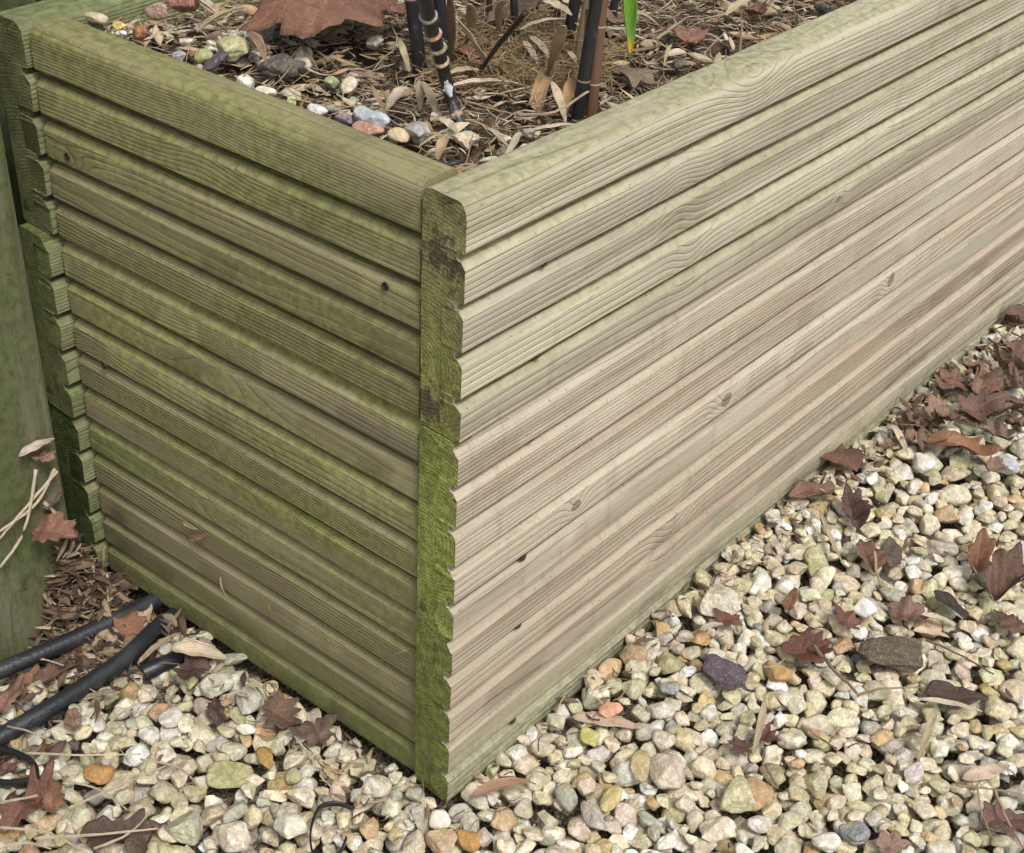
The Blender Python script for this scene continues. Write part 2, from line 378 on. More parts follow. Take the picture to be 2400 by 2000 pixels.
# clear anonymous stones standing where a notable one goes
clear = []
for s_ in NOTABLE:
    P = on_ground(s_[0], s_[1]); clear.append((P[0], P[1], s_[2] * px2m(P) * .30))
clear = np.array(clear)
keep = []
for s_ in STONES:
    x, y, z, a, b, c, yaw = s_
    if (np.hypot(clear[:, 0] - x, clear[:, 1] - y) < clear[:, 2] + a * .35).any() and z + c > float(g0(x, y)) - .004: continue
    if h_mean(x, y, .002) > z + c * 3.0: continue
    keep.append(s_)
STONES = keep
HM[:] = g0(gx[:, None], gy[None, :]) - .013
for x, y, z, a, b, c, yaw in STONES: stamp(HM, GX0, GY0, x, y, z, a, b, c, yaw)
def build_gravel():
    VV, FF, CC, off = [], [], [], 0
    for (x, y, z, a, b, c, yaw) in STONES:
        hi = frame_ok(x, y, z, 20, 20, 20, 20)
        k = rng.integers(len(SH3 if hi else SH2)); V = (SH3 if hi else SH2)[k] * np.array([a, b, c]) * 1.04
        V = V @ rotm(yaw, rng.normal(0, .22), rng.normal(0, .22)).T + np.array([x, y, z])
        F = ICO[3 if hi else 2][1]
        VV.append(V); FF.append(F + off); off += len(V); CC.append(np.tile(tint(rng), (len(V), 1)))
    G1 = [stone_shape(1, rng, 5, .08) for _ in range(12)]
    for _ in range(15000):                   # grit and chips between the stones
        x = rng.uniform(-.34, 1.0); y = rng.uniform(-.42, .42)
        if inside_bed(x, y, .001) or inside_post(x, y, .001) or not frame_ok(x, y, 0, 40, 40, 40, 40): continue
        i = int((x - GX0) / GC); j = int((y - GY0) / GC); hh = float(HM[i, j])
        if hh - float(g0(x, y)) > .004: continue
        a = rng.uniform(.0008, .0026); V = G1[rng.integers(12)] * a * rng.uniform(.6, 1, 3) @ rotm(rng.uniform(0, 6), .3, .3).T + np.array([x, y, max(hh, float(g0(x, y)) - .013) + a * .3])
        VV.append(V); FF.append(ICO[1][1] + off); off += len(V); CC.append(np.tile(tint(rng) * rng.uniform(.6, 1.), (len(V), 1)))
    return tag(mesh_obj("gravel", np.concatenate(VV), np.concatenate(FF), stone_mat, attrs=np.concatenate(CC)),
               "cream and buff limestone gravel spread round the planter", "gravel", kind="stuff")
for s_ in NOTABLE:
    make_stone(*s_, mat=clean_stone if (min(s_[5]) > .6 or max(s_[5]) < .2 or s_[5][0] > 2.2 * s_[5][2]) else None)
nf = 0
for _ in range(42000):                       # small stones settle into the hollows that are left
    a = rng.uniform(.0035, .0072); b = a * rng.uniform(.65, .95); c = b * rng.uniform(.55, .85); yaw = rng.uniform(0, 3.14)
    x = rng.uniform(-.36, 1.1); y = rng.uniform(-.42, .42)
    if inside_bed(x, y, .8 * b) or inside_post(x, y, .7 * b) or near_hose(x, y, b * .8) or not frame_ok(x, y, 0, 60, 60, 60, 60): continue
    if x < .02 and y > .22 + (x + .2) * .3 and rng.uniform() < .7: continue
    z = rest(HM, GX0, GY0, x, y, a, b, c, yaw, 62)
    if z is None or z - float(g0(x, y)) > .0030: continue
    stamp(HM, GX0, GY0, x, y, z, a, b, c, yaw); STONES.append((x, y, z, a, b, c, yaw)); nf += 1
print("fill", nf)
build_gravel()

# ---------------------------------------------------------------- the timber raised bed
P_ = .029; HTOP = .433
G_L = dict(light=(.300, .285, .155), dark=(.165, .155, .082), algae=(.115, .135, .036), stain=(.20, .185, .12))
def profile(top, deep=False):
    gr = [(0, -.0100), (.0005, -.0092), (.0034, -.0062), (.0042, -.0056), (.0130, -.0052)] if deep else [(0, -.0090), (.0005, -.0083), (.0030, -.0056), (.0037, -.0051), (.0120, -.0047)]
    """(depth, height) outline of one 5-rib decking board, height 0..0.145"""
    pts = []
    for k in range(5):
        z = k * P_
        if k == 0: pts += [(.0058, .0006), (.0009, .0008), (.0, .0020)]
        else: pts += [((.0130 if deep else .0120), z + .0001), (.0006, z + .0002), (.0, z + .0012)]
        if k == 4 and top:
            R_ = .0080; pts += [(0, z + .0175)]
            for i in range(7):
                t = i / 6 * math.pi / 2; pts.append((R_ - R_ * math.cos(t), z + P_ - .0008 - R_ + R_ * math.sin(t)))
        elif k == 4: pts += [(.0, z + .0195), (.0006, z + .0204), (.0044, z + .0250), (.0056, z + .0288)]
        else: pts += [(a_, z + P_ + b_) for a_, b_ in gr]
    if top: pts += [(.014, .1442), (T - .006, .1442), (T - .0018, .1424), (T, .138), (T, .072), (T, .002), (T - .002, .0006)]
    else: pts += [(T - .003, .1448), (T, .141), (T, .072), (T, .003), (T - .003, .0006)]
    return pts
def board(name, length, top, mat, endmat, parent, seed, jag=.0005, step=.008, deep=False):
    pr = np.array(profile(top, deep)); n = len(pr); r = np.random.default_rng(seed)
    xs = np.arange(0, length + step / 2, step); xs[-1] = length
    L = len(xs); V = np.zeros((L, n, 3))
    for j in range(n):
        w_ = np.convolve(r.normal(0, 1, L + 24), np.hanning(13) / np.hanning(13).sum(), 'same')[12:12 + L]
        f = np.convolve(r.normal(0, 1, L), [.25, .5, .25], 'same')
        chip = np.where(f > 1.15, (f - 1.15) * 1.6, 0)
        edge = pr[j][0] < .002
        dep = pr[j][0] * (np.clip(.5 + xs / .03, .5, 1) if .0085 < pr[j][0] < .0135 else 1)
        V[:, j, 0] = xs; V[:, j, 1] = dep + (np.abs(w_) * jag * .5 + chip * jag if edge else w_ * jag)
        V[:, j, 2] = pr[j][1] + w_ * jag * (1.1 if .003 < pr[j][1] < .142 else .15) + (chip * jag * -.8 if edge else 0)
    V[0, :, 0] = V[-1, :, 0] * 0 + r.normal(0, .00025, n); 
    bow = np.sin(xs / length * 3.14 * r.uniform(.7, 1.3)) * .0008; V[:, :, 1] += bow[:, None]
    # slightly inset rounded ends
    I = np.arange(L * n).reshape(L, n); F = []
    Vl = V.reshape(-1, 3).tolist(); fm = []
    for i in range(L - 1):
        for j in range(n):
            k = (j + 1) % n; F.append((I[i, j], I[i + 1, j], I[i + 1, k], I[i, k])); fm.append(1 if i < 2 and not top and (pr[j][1] > .142 or pr[k][1] > .142) else 0)  # shade painted on lit top edges near the end with the end-grain material
    def cap(row, flip):                      # fan of strips from the outline to a mid-line, own vertices so the edge stays crisp
        b0 = len(Vl); mid = []
        for j in range(n): Vl.append(list(V[row, j]))
        cen = len(Vl)
        for j in range(n):
            yy = T * .5 if pr[j][0] < T * .5 else T * .5
            Vl.append([V[row, j, 0], yy, min(max(V[row, j, 2], .006), .139)])
        for j in range(n):
            k = (j + 1) % n; f = (b0 + j, b0 + k, cen + k, cen + j); F.append(f[::-1] if flip else f); fm.append(1)
    cap(0, False); cap(L - 1, True)
    o = mesh_obj(name, Vl, F, [mat, endmat], parent, smooth=True, fmat=fm)
    for p in o.data.polygons: p.use_smooth = p.material_index == 0
    try: o.data.set_sharp_from_angle(angle=math.radians(24))
    except Exception: pass
    return o
bed = bpy.data.objects.new("raised_bed", None); COL.objects.link(bed)
tag(bed, "long ribbed timber planter, olive green on its short side, pale on its long side", "planter")
def knots_for(z0, items):
    return [(x, z - z0, sx, sz, amp) for (x, z, sx, sz, amp) in items if -.02 < z - z0 < .165]
# (x, z, sx, sz, amp) on the long front face
KN = [(.114, .183, .011, .009, .005), (.285, .182, .015, .013, .008), (.525, .186, .013, .015, .006), (.40, .30, .008, .006, -.004)]
SW = [(.26, .425, .030, .022, .010), (.19, .372, .018, .025, -.006), (.235, .095, .022, .022, .008), (.21, .325, .016, .02, .005), (.45, .35, .03, .02, -.005), (.62, .12, .03, .02, .005)]
FR = [dict(light=(.405, .370, .275), dark=(.170, .140, .090), algae=(.215, .210, .115), stain=(.38, .335, .28), amt=.22, contrast=.9, topalgae=.8, tint2=(.40, .375, .235), tint_amt=.6),
      dict(light=(.400, .350, .270), dark=(.172, .118, .080), algae=(.27, .27, .17), stain=(.42, .32, .235), amt=.12, contrast=.9, tint2=(.44, .415, .325), tint_amt=.7),
      dict(light=(.355, .300, .224), dark=(.165, .114, .080), tint2=(.37, .35, .26), tint_amt=.7, algae=(.215, .225, .140), stain=(.43, .31, .23), amt=.16, contrast=.8, lowalgae=.75)]
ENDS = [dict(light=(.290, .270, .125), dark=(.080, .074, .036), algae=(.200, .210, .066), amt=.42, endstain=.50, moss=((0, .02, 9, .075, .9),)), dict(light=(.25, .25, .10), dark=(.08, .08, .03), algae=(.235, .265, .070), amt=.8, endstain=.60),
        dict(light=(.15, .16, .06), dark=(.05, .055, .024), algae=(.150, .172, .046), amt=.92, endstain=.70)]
PITH = [(.050, -.020), (.045, .01), (.06, .05)]
for i in range(3):                                     # long front side
    z0 = HTOP - .145 * (i + 1) + (.0006 if i == 0 else 0)
    d = FR[i]; kw = dict(knots=knots_for(z0, KN), swirl=knots_for(z0, SW), seed=i + 1., warp=.0042, stain_amt=.4, spacing=[.0034, .0026, .0031][i])
    m = timber("pale_timber", pith=PITH[i], **d, **kw)
    me = timber("mossy_end_grain_and_seam_shade", pith=(PITH[i][0] - .02, PITH[i][1] + .06), end=True, seed=i + 1., spacing=.0026, stain=(.07, .05, .045), stain_amt=.5, warp=.004, contrast=1.0, **ENDS[i])
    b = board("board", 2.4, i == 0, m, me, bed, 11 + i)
    b.location = ((0, -.0005, -.0012)[i], (0, .0004, .0003)[i], z0)
    b["label"] = ("weathered pale rail board with green-grey top", "pale ribbed board with brown knots", "pale ribbed board with a greenish foot")[i]
A0, A1 = np.array([.0022, T + .0030]), np.array([-.0122, .350]); AL = float(np.linalg.norm(A1 - A0)); ang = math.atan2(A0[1] - A1[1], A0[0] - A1[0])
LF = [dict(light=(.245, .220, .120), dark=(.135, .120, .064), algae=(.148, .148, .056), amt=.50, topalgae=.5, tint2=(.215, .200, .095), tint_amt=.6),
      dict(light=(.252, .222, .136), dark=(.138, .116, .072), algae=(.168, .176, .056), amt=.46, tint2=(.21, .205, .105), tint_amt=.7, moss=((.33, .150, .30, .014, .95), (.10, .125, .12, .012, .5))),
      dict(light=(.245, .215, .122), dark=(.140, .120, .068), algae=(.130, .145, .046), lowalgae=.6, amt=.42, tint2=(.20, .19, .085), tint_amt=.7, moss=((.02, .13, .10, .02, .7), (.15, .0, .3, .03, .6)))]
for i in range(3):                                     # short green side, butted between the two long sides
    z0 = HTOP - .145 * (i + 1) - .0004
    m = timber("green_timber", pith=(.055, .05 + .04 * i), spacing=.0017, seed=5. + i, warp=.0016, stain=(.19, .165, .11), stain_amt=.25, contrast=.6,
               swirl=[(AL - .30, .06, .02, .01, .006), (.15, .11, .03, .02, -.004)], **LF[i])
    b = board("board", AL, i == 0, m, m, bed, 31 + i, jag=.0004, deep=True)
    dx = (0, .004, .0005)[i]
    b.location = (A1[0] + dx * 0, A1[1], z0); b.rotation_euler = (0, 0, ang)
    b["label"] = ("olive green rail board with algae", "olive and grey-brown ribbed board", "dark green lowest ribbed board")[i]
for i in range(3):                                     # far long side, ribs facing the same way
    z0 = HTOP - .145 * (i + 1)
    m = timber("green_timber", pith=(.05, .03), seed=9. + i, spacing=.0022, light=(.20, .20, .11), dark=(.10, .10, .055), algae=(.115, .135, .058), amt=.5, topalgae=.8)
    me = timber("mossy_end_grain_and_seam_shade", pith=(-.01 + .05 * (i % 2), -.03 + .05 * i), end=True, seed=9. + i, spacing=.0022, light=(.22, .23, .10), dark=(.08, .09, .035), algae=((.125, .135, .055), (.12, .14, .048), (.062, .085, .026))[i], amt=(.5, .6, .95)[i],
                stain=(.12, .11, .06), stain_amt=.3, warp=.004, contrast=1.2)
    b = board("board", 2.42, i == 0, m, me, bed, 51 + i)
    b.location = ((-.015, -.021, -.020)[i], .353, z0); b.scale = (1, 1.13, 1)
    b["label"] = "far side board with a mossy sawn end"
# hidden corner posts and far end that hold the box together
q = NT("rough_sawn_timber", .9, .15); rough_t = q.done(q.mix(q.noise(q.scale(q.coord(), (60, 60, 4)), 1., 4.), (.09, .085, .045, 1), (.19, .17, .10, 1)))
def boxmesh(name, lo, hi, mat, parent=None, bev=.002):
    import bmesh
    bm = bmesh.new(); bmesh.ops.create_cube(bm, size=1.)
    lo, hi = np.array(lo), np.array(hi); c = (lo + hi) / 2; s = hi - lo
    for v in bm.verts: v.co = Vector([c[i] + v.co[i] * s[i] for i in range(3)])
    bmesh.ops.bevel(bm, geom=bm.edges[:], offset=bev, segments=2, affect='EDGES')
    me = bpy.data.meshes.new(name); bm.to_mesh(me); bm.free(); me.materials.append(mat)
    o = bpy.data.objects.new(name, me); COL.objects.link(o)
    if parent is not None: o.parent = parent
    return o
boxmesh("end_panel", (2.36, .032, -.002), (2.39, .351, .43), rough_t, bed)
# screws set in the grooves and a plugged screw hole
q = NT("rusty_dark_screw", .6, .4); screw_m = q.done((.035, .028, .022, 1)); screw_m.node_tree.nodes["Principled BSDF"].inputs["Metallic"].default_value = .3
q = NT("splintered_wood", .9, .1); splint_m = q.done((.38, .34, .22, 1))
def screw(parent_idx, Pw, nrm, r=.0035):
    V = []; F = []; n = 14
    prof = [(1.25, .0002), (1.15, .0008), (.95, .0009), (.85, .0002), (.55, -.0002), (.45, .0004), (0.02, .0005)]
    for (rr, zz) in prof:
        for k in range(n):
            a = k / n * 6.283; V.append((rr * r * math.cos(a), rr * r * math.sin(a) * .9, zz))
    for i in range(len(prof) - 1):
        for k in range(n): F.append((i * n + k, i * n + (k + 1) % n, (i + 1) * n + (k + 1) % n, (i + 1) * n + k))
    F.append(tuple((len(prof) - 1) * n + k for k in range(n)))
    o = mesh_obj("screw", V, F, screw_m); p = [c for c in bed.children if c.name.startswith("board")][parent_idx]
    bpy.context.view_layer.update()
    M_ = Matrix.Translation(Vector([float(v) for v in Pw])) @ Vector(nrm).to_track_quat('Z', 'Y').to_matrix().to_4x4()
    o.parent = p; o.matrix_parent_inverse = Matrix(); o.matrix_local = p.matrix_world.inverted() @ M_
for (x, z, i) in ((.065, .376, 0), (.0645, .318, 0), (.0635, .261, 1), (.0633, .1705, 1), (.063, .114, 2), (.064, .026, 2)):
    screw(i, (x, .0024, z), (0, -1, .5), .0029)
for (yy, z, i) in ((.328, .353, 3), (.057, .364, 3), (.32, .20, 4)):
    xx = A1[0] + (A0[0] - A1[0]) * (A1[1] - yy) / (A1[1] - A0[1]); screw(i, (xx - .0003, yy, z), (-1, 0, .1), .0021)

# ---------------------------------------------------------------- fence post, and a fence added behind it
pm = timber("post_timber", pith=(.03, .04), seed=21., spacing=.004, light=(.135, .128, .080), dark=(.048, .046, .028), algae=(.064, .080, .028), amt=.5, warp=.012, stain=(.12, .10, .08), stain_amt=.5, contrast=1.5, tint2=(.10, .095, .05), tint_amt=.6)
po = boxmesh("wooden_post", (-.05, -.047, 0), (1.25, .047, .094), pm, None, .004)
po.location = (-.0465, .383, -.05); po.rotation_euler = (0, -math.pi / 2, 0); po.rotation_euler.rotate_axis('X', 0)
tag(po, "thick green algae-stained post standing beside the planter's mossy board ends", "post")

fence = bpy.data.objects.new("added_fence", None); COL.objects.link(fence); fence.location = (-.45, .47, 0)  # fence added so the gap beside the post shows dark, not pale gravel
tag(fence, "dark green stained upright-board fence added to darken the gap behind the thick post", "fence")
fm = timber("fence_timber", pith=(.03, .04), seed=31., spacing=.004, light=(.10, .10, .06), dark=(.05, .05, .03), algae=(.05, .07, .025), amt=.6, warp=.01)
for k in range(7):
    b_ = boxmesh("fence_board", (0, 0, 0), (.82, .098, .016), fm, fence, .002); b_.rotation_euler = (0, -math.pi / 2, 0)
    b_.rotation_euler = (math.radians(90), math.radians(-90), 0); b_.location = (.102 * k, 0, -.04)
boxmesh("fence_rail", (0, .02, .55), (.72, .055, .61), fm, fence, .003)
# ---------------------------------------------------------------- planting mix inside the bed
BX0, BY0 = -.0, .02; BNX, BNY = int(2.4 / GC), int(.35 / GC)
bx = BX0 + (np.arange(BNX) + .5) * GC; by = BY0 + (np.arange(BNY) + .5) * GC
def bed_h(x, y):
    x = np.asarray(x, float); y = np.asarray(y, float)
    e = np.minimum(np.minimum(x - .02, y - .028), .355 - y)
    return .4115 + .007 * np.clip(e / .05, 0, 1) + .003 * np.sin(x * 31 + 1) * np.cos(y * 37) + .004 * np.exp(-(((x - .2) / .07) ** 2 + ((y - .16) / .07) ** 2))
XX, YY = np.meshgrid(np.concatenate([np.arange(.022, .7, .004), np.arange(.7, 2.37, .02)]), np.linspace(.0295, .3535, 80), indexing='ij')
Zb = bed_h(XX, YY) - .004 + rng.normal(0, .0012, XX.shape)
n_, m_ = XX.shape; I = np.arange(n_ * m_).reshape(n_, m_)
F = np.stack([I[:-1, :-1], I[1:, :-1], I[1:, 1:], I[:-1, 1:]], -1).reshape(-1, 4)
q = NT("potting_soil", .95, .1); co = q.coord()
soil_m = q.done(q.mix(q.step(q.noise(co, 260., 4., .7), .35, .7), (.035, .026, .019, 1), (.20, .15, .10, 1)), q.bump(q.noise(co, 380., 3.), .005, 1.))
tag(mesh_obj("soil", np.stack([XX, YY, Zb], -1).reshape(-1, 3), F, soil_m), "dark soil filling the raised bed", "soil", kind="stuff")

# ---------------------------------------------------------------- leaves, straws, twigs
leaf_mat = tinted("dead_leaf", .62, .34, 260., .0012, pits=.45, spec=.3)
straw_q = NT("dry_bamboo_leaf", .62, .3); q = straw_q
uv = q.n("ShaderNodeAttribute", attribute_name="leafuv").outputs["Vector"]; tn = q.n("ShaderNodeAttribute", attribute_name="tint").outputs["Color"]
U_, V_, _ = q.xyz(uv); vein = q.math('SINE', q.mul(V_, 62.)); co = q.coord()
c = q.mix(q.mul(q.step(vein, .1, .9), .34), tn, q.mix(1., tn, (.62, .55, .44, 1), 'MULTIPLY'))
c = q.mix(q.mul(q.step(q.noise(co, 130., 4.), .52, .66), .55), c, q.mix(1., tn, (.58, .50, .42, 1), 'MULTIPLY'))
c = q.mix(q.mul(q.step(q.noise(co, 500., 2.), .66, .72), .6), c, (.09, .06, .04, 1))
straw_mat = q.done(c, q.bump(q.add(q.mul(vein, .5), q.noise(co, 260., 3.)), .0006, .7))

def nrmz(v): v = np.asarray(v, float); return v / (np.linalg.norm(v) + 1e-12)
def blade(A, B, width, col, roll=0., cup=.35, bend=.08, curl=0., tip=1.6, nL=18, nW=6, up=(0, 0, 1), seed=0, thick=.00035, blunt=.06, tipcol=None):
    """a lance-shaped dry leaf from A to B: closed thin shell, cupped across and bent along"""
    A, B = np.array(A, float), np.array(B, float); t = B - A; L = np.linalg.norm(t); t = t / L
    s = nrmz(np.cross(up, t)); n = np.cross(t, s); s, n = s * math.cos(roll) + n * math.sin(roll), n * math.cos(roll) - s * math.sin(roll)
    r = np.random.default_rng(seed + 1); k1, k2 = r.normal(0, 1, 2); V = []; UV = []; C = []
    for side in (1, -1):
        for i in range(nL + 1):
            u = i / nL; wd = width * .5 * (max(blunt, (math.sin(math.pi * min(1, u ** .75) * .96 + .02)) ** .8) if tip else 1.)
            tw = curl * (u - .3); ss = s * math.cos(tw) + n * math.sin(tw); nn = n * math.cos(tw) - s * math.sin(tw)
            c0 = A + t * L * u + n * (bend * L * 4 * u * (1 - u)) + s * (k1 * .02 * L * math.sin(u * 3.1))
            for j in range(nW + 1):
                v = j / nW * 2 - 1; e = cup * wd * (v * v - .3) + wd * .10 * math.sin(u * 17 + k2 + v * 3)
                V.append(c0 + ss * wd * v + nn * (e + side * thick / 2)); UV.append((u, (v + 1) / 2))
                cc = np.array(col) * (1 + .1 * math.sin(u * 7 + k1))
                if tipcol is not None and u > .8: f = min(1, (u - .8) / .14); cc = cc * (1 - f) + np.array(tipcol) * f
                C.append(cc)
    F = []; N = (nL + 1) * (nW + 1)
    for sd_ in (0, 1):
        for i in range(nL):
            for j in range(nW):
                a = sd_ * N + i * (nW + 1) + j; f = (a, a + nW + 1, a + nW + 2, a + 1); F.append(f if sd_ else f[::-1])
    rim = [i * (nW + 1) for i in range(nL + 1)] + [nL * (nW + 1) + j for j in range(1, nW + 1)] + [i * (nW + 1) + nW for i in range(nL - 1, -1, -1)] + [j for j in range(nW - 1, 0, -1)]
    for a, b in zip(rim, rim[1:] + rim[:1]): F.append((a, b, b + N, a + N))
    return np.array(V), F, np.array(C), np.array(UV)
def tube(pts, rad, col, nS=7, seed=0, caps=True):
    pts = [np.array(p, float) for p in pts]; V = []; C = []; UV = []; F = []; n = len(pts)
    rad = rad if hasattr(rad, "__len__") else [rad] * n; ref = np.array([.3, .2, .93])
    cols = col if isinstance(col, list) else [col] * n
    for i, p in enumerate(pts):
        t = nrmz(pts[min(i + 1, n - 1)] - pts[max(i - 1, 0)]); a = nrmz(np.cross(t, ref if abs(t @ nrmz(ref)) < .95 else [1, 0, 0])); b = np.cross(t, a)
        for k in range(nS): th = k / nS * 6.2832; V.append(p + (a * math.cos(th) + b * math.sin(th)) * rad[i]); C.append(cols[i]); UV.append((i / n, k / nS))
    for i in range(n - 1):
        for k in range(nS): F.append((i * nS + k, i * nS + (k + 1) % nS, (i + 1) * nS + (k + 1) % nS, (i + 1) * nS + k))
    if caps: F.append(tuple(range(nS))[::-1]); F.append(tuple((n - 1) * nS + k for k in range(nS)))
    return np.array(V), F, np.array(C), np.array(UV)
LOBES = {
 'oak': [(0, 1.), (20, .72), (34, .80), (52, .52), (68, .64), (88, .46), (106, .56), (128, .42), (155, .40), (180, .42)],
 'maple': [(0, 1.), (10, .80), (20, .76), (27, .56), (38, .74), (46, .92), (56, .72), (66, .68), (76, .52), (92, .64), (108, .70), (124, .50), (150, .42), (170, .30), (180, .20)],
 'oval': [(0, 1.), (12, .82), (30, .66), (60, .52), (90, .48), (120, .50), (150, .55), (180, .60)],
 'scrap': [(0, .9), (25, .5), (50, .8), (80, .45), (110, .85), (140, .5), (165, .7), (180, .4)],
}
def lobed(P, size, yaw, col, kind='oak', pitch=0., roll=0., curl=.35, fold=.3, crumple=.12, seed=0, stalk=True, thick=.0004, flat=1.):
    r = np.random.default_rng(seed * 13 + 5); tab = LOBES[kind]; nA = 84 if size > .012 else 44; nR = 9 if size > .012 else 5; V = []; C = []; UV = []
    jit = r.normal(0, .05, 2 * len(tab)); ph = r.uniform(0, 6.28, 8); kx = r.normal(0, 1, (5, 2)) * np.array([[2.6], [3.6], [4.6], [5.6], [7]])
    def out(a):
        d = math.degrees(a) % 360; sgn = 0 if d <= 180 else len(tab); d = d if d <= 180 else 360 - d
        for i in range(len(tab) - 1):
            if tab[i][0] <= d <= tab[i + 1][0]:
                f = (d - tab[i][0]) / (tab[i + 1][0] - tab[i][0]); f = f * f * (3 - 2 * f) if kind == 'oak' else f
                return (tab[i][1] + jit[i + sgn] * (0 < i)) * (1 - f) + (tab[i + 1][1] + jit[i + 1 + sgn] * (i + 1 < len(tab) - 1)) * f + .015 * math.sin(d * 1.3)
        return tab[-1][1]
    w_ = r.uniform(0, 6.28, 3); irr = lambda a: 1 + (.16 if kind == 'maple' else .24) * math.sin(a + w_[0]) + (.06 if kind == 'maple' else .16) * math.sin(2 * a + w_[1]) + .07 * math.sin(3 * a + w_[2])
    for side in (1, -1):
        for i in range(nR + 1):
            for k in range(nA):
                a = k / nA * 2 * math.pi; rr = out(a) * irr(a) * (i / nR) if i else 1e-4
                x = rr * math.cos(a); y = rr * math.sin(a) * (.85 if kind == 'maple' else .95 if kind == 'scrap' else .8)
                vein = max(0, 1 - abs(y) * 22) * (i > 0)
                for va in (42, -42, 78, -78):
                    dv = abs((math.degrees(a) + 180 - va) % 360 - 180); vein = max(vein, max(0, 1 - dv * rr * .45) * (rr < .8))
                z = fold * abs(y) + curl * (x * x * .5 - y * y * .4) * 1. + crumple * sum(math.sin(kx[q_] @ (x, y) + ph[q_]) / (1.3 + q_ * .6) for q_ in range(5)) - .02 * vein
                z += curl * .5 * max(0, rr - .55) ** 1.5 * math.sin(a * 3 + ph[5]) * 3
                V.append((x, y, z * flat + side * thick / size / 2)); UV.append((x, y))
                C.append(np.array(col) * (1 + .28 * vein + .10 * math.sin(4 * x + ph[6]) - .10 * (i == nR)))
    V = np.array(V) * size; N = (nR + 1) * nA; F = []
    for s_ in (0, 1):
        for i in range(nR):
            for k in range(nA):
                a, b = s_ * N + i * nA + k, s_ * N + i * nA + (k + 1) % nA; f = (a, b, b + nA, a + nA); F.append(f[::-1] if s_ else f)
    for k in range(nA): a, b = nR * nA + k, nR * nA + (k + 1) % nA; F.append((a, b, b + N, a + N))
    R_ = rotm(yaw, roll, pitch); V = V @ R_.T + np.array(P)
    st = None
    if stalk:
        e = np.array([[-.12, 0, .0], [-.45, .03, .04], [-.85, .12, .10]]) * size; e = e @ R_.T + np.array(P); st = tube(e, [.02 * size + .0002] * 3, [c * .8 for c in col], 6)
    return V, F, np.array(C), np.array(UV), st
def add_obj(name, data, mat, label, cat, group=None, parent=None):
    V, F, C_, UV_ = data[:4]; c0 = V.mean(0)
    o = mesh_obj(name, V - (c0 if parent is None else 0), F, mat, attrs=C_, uv=UV_, parent=parent)
    if parent is None: o.location = c0.tolist(); tag(o, label, cat, group)
    return o
PICYAW = math.atan2(ROT[0][1], ROT[0][0])
def at_y(x, y, Y):
    d = ray(x, y); return CAM + d * (Y - CAM[1]) / d[1]
def leaf(x, y, wpx, ang, col, kind, label, lift=.004, place='g', pitch=0., roll=0., curl=.35, fold=.3, crumple=.12, cat="leaf", group=None, stalk=True, flat=1., seed=None):
    P = on_ground(x, y, lift) if place == 'g' else at_y(x, y, .329) if place == 'p' else at_z(x, y, .420 + lift)
    sz = wpx * px2m(P) / 1.42; crumple *= 1.5; fold += .12; stalk = stalk and kind == 'maple' and wpx > 100; sd_ = seed if seed is not None else int(x + 3 * y)
    V, F, C_, UV_, st = lobed(np.zeros(3), sz, PICYAW + math.radians(ang), col, kind, pitch, roll, curl, fold, crumple, sd_, stalk, flat=flat)
    V[:, 2] -= np.percentile(V[:, 2], 22)
    g_ = C_.mean(1, keepdims=True); C_ = (C_ * .62 + g_ * np.array([[1.12, .97, .84]]) * .38) * np.array([[.95, .90, .80]]); V[:, 2] *= .62
    o = mesh_obj("dead_leaf" if cat == "leaf" else cat.replace(" ", "_"), V, F, leaf_mat, attrs=C_, uv=UV_); o.location = P.tolist(); tag(o, label, cat, group)
    if st is not None: mesh_obj("stalk", st[0], st[1], straw_mat, o, attrs=np.tile(np.array(col) * .9, (len(st[0]), 1)), uv=st[3])
    return o
TAN = (.56, .44, .29); PINK = (.62, .47, .36); PALE = (.66, .58, .43); STRAW = (.50, .38, .23); BROWN = (.30, .19, .11)
def pt(x, y, place, lift):
    return on_ground(x, y, lift) if place == 'g' else at_y(x, y, .329) if place == 'p' else at_z(x, y, .421 + lift)
def strip(x1, y1, x2, y2, wpx, col, label, place='g', l1=.004, l2=.004, roll=0., cup=.35, bend=.05, curl=0., cat="bamboo leaf", name="bamboo_leaf", group=None, tip=1.6, vert=False, blunt=.06):
    A = pt(x1, y1, place, l1); B = at_plane(x2, y2, A) if vert else pt(x2, y2, place, l2)
    up = (0, 0, 1) if not vert else tuple(nrmz(CAM - A))
    d = blade(A, B, wpx * px2m(A), col, roll, cup, bend, curl, tip, seed=int(x1 + y2), up=up, blunt=blunt)
    return add_obj(name, d, straw_mat, label, cat, group)
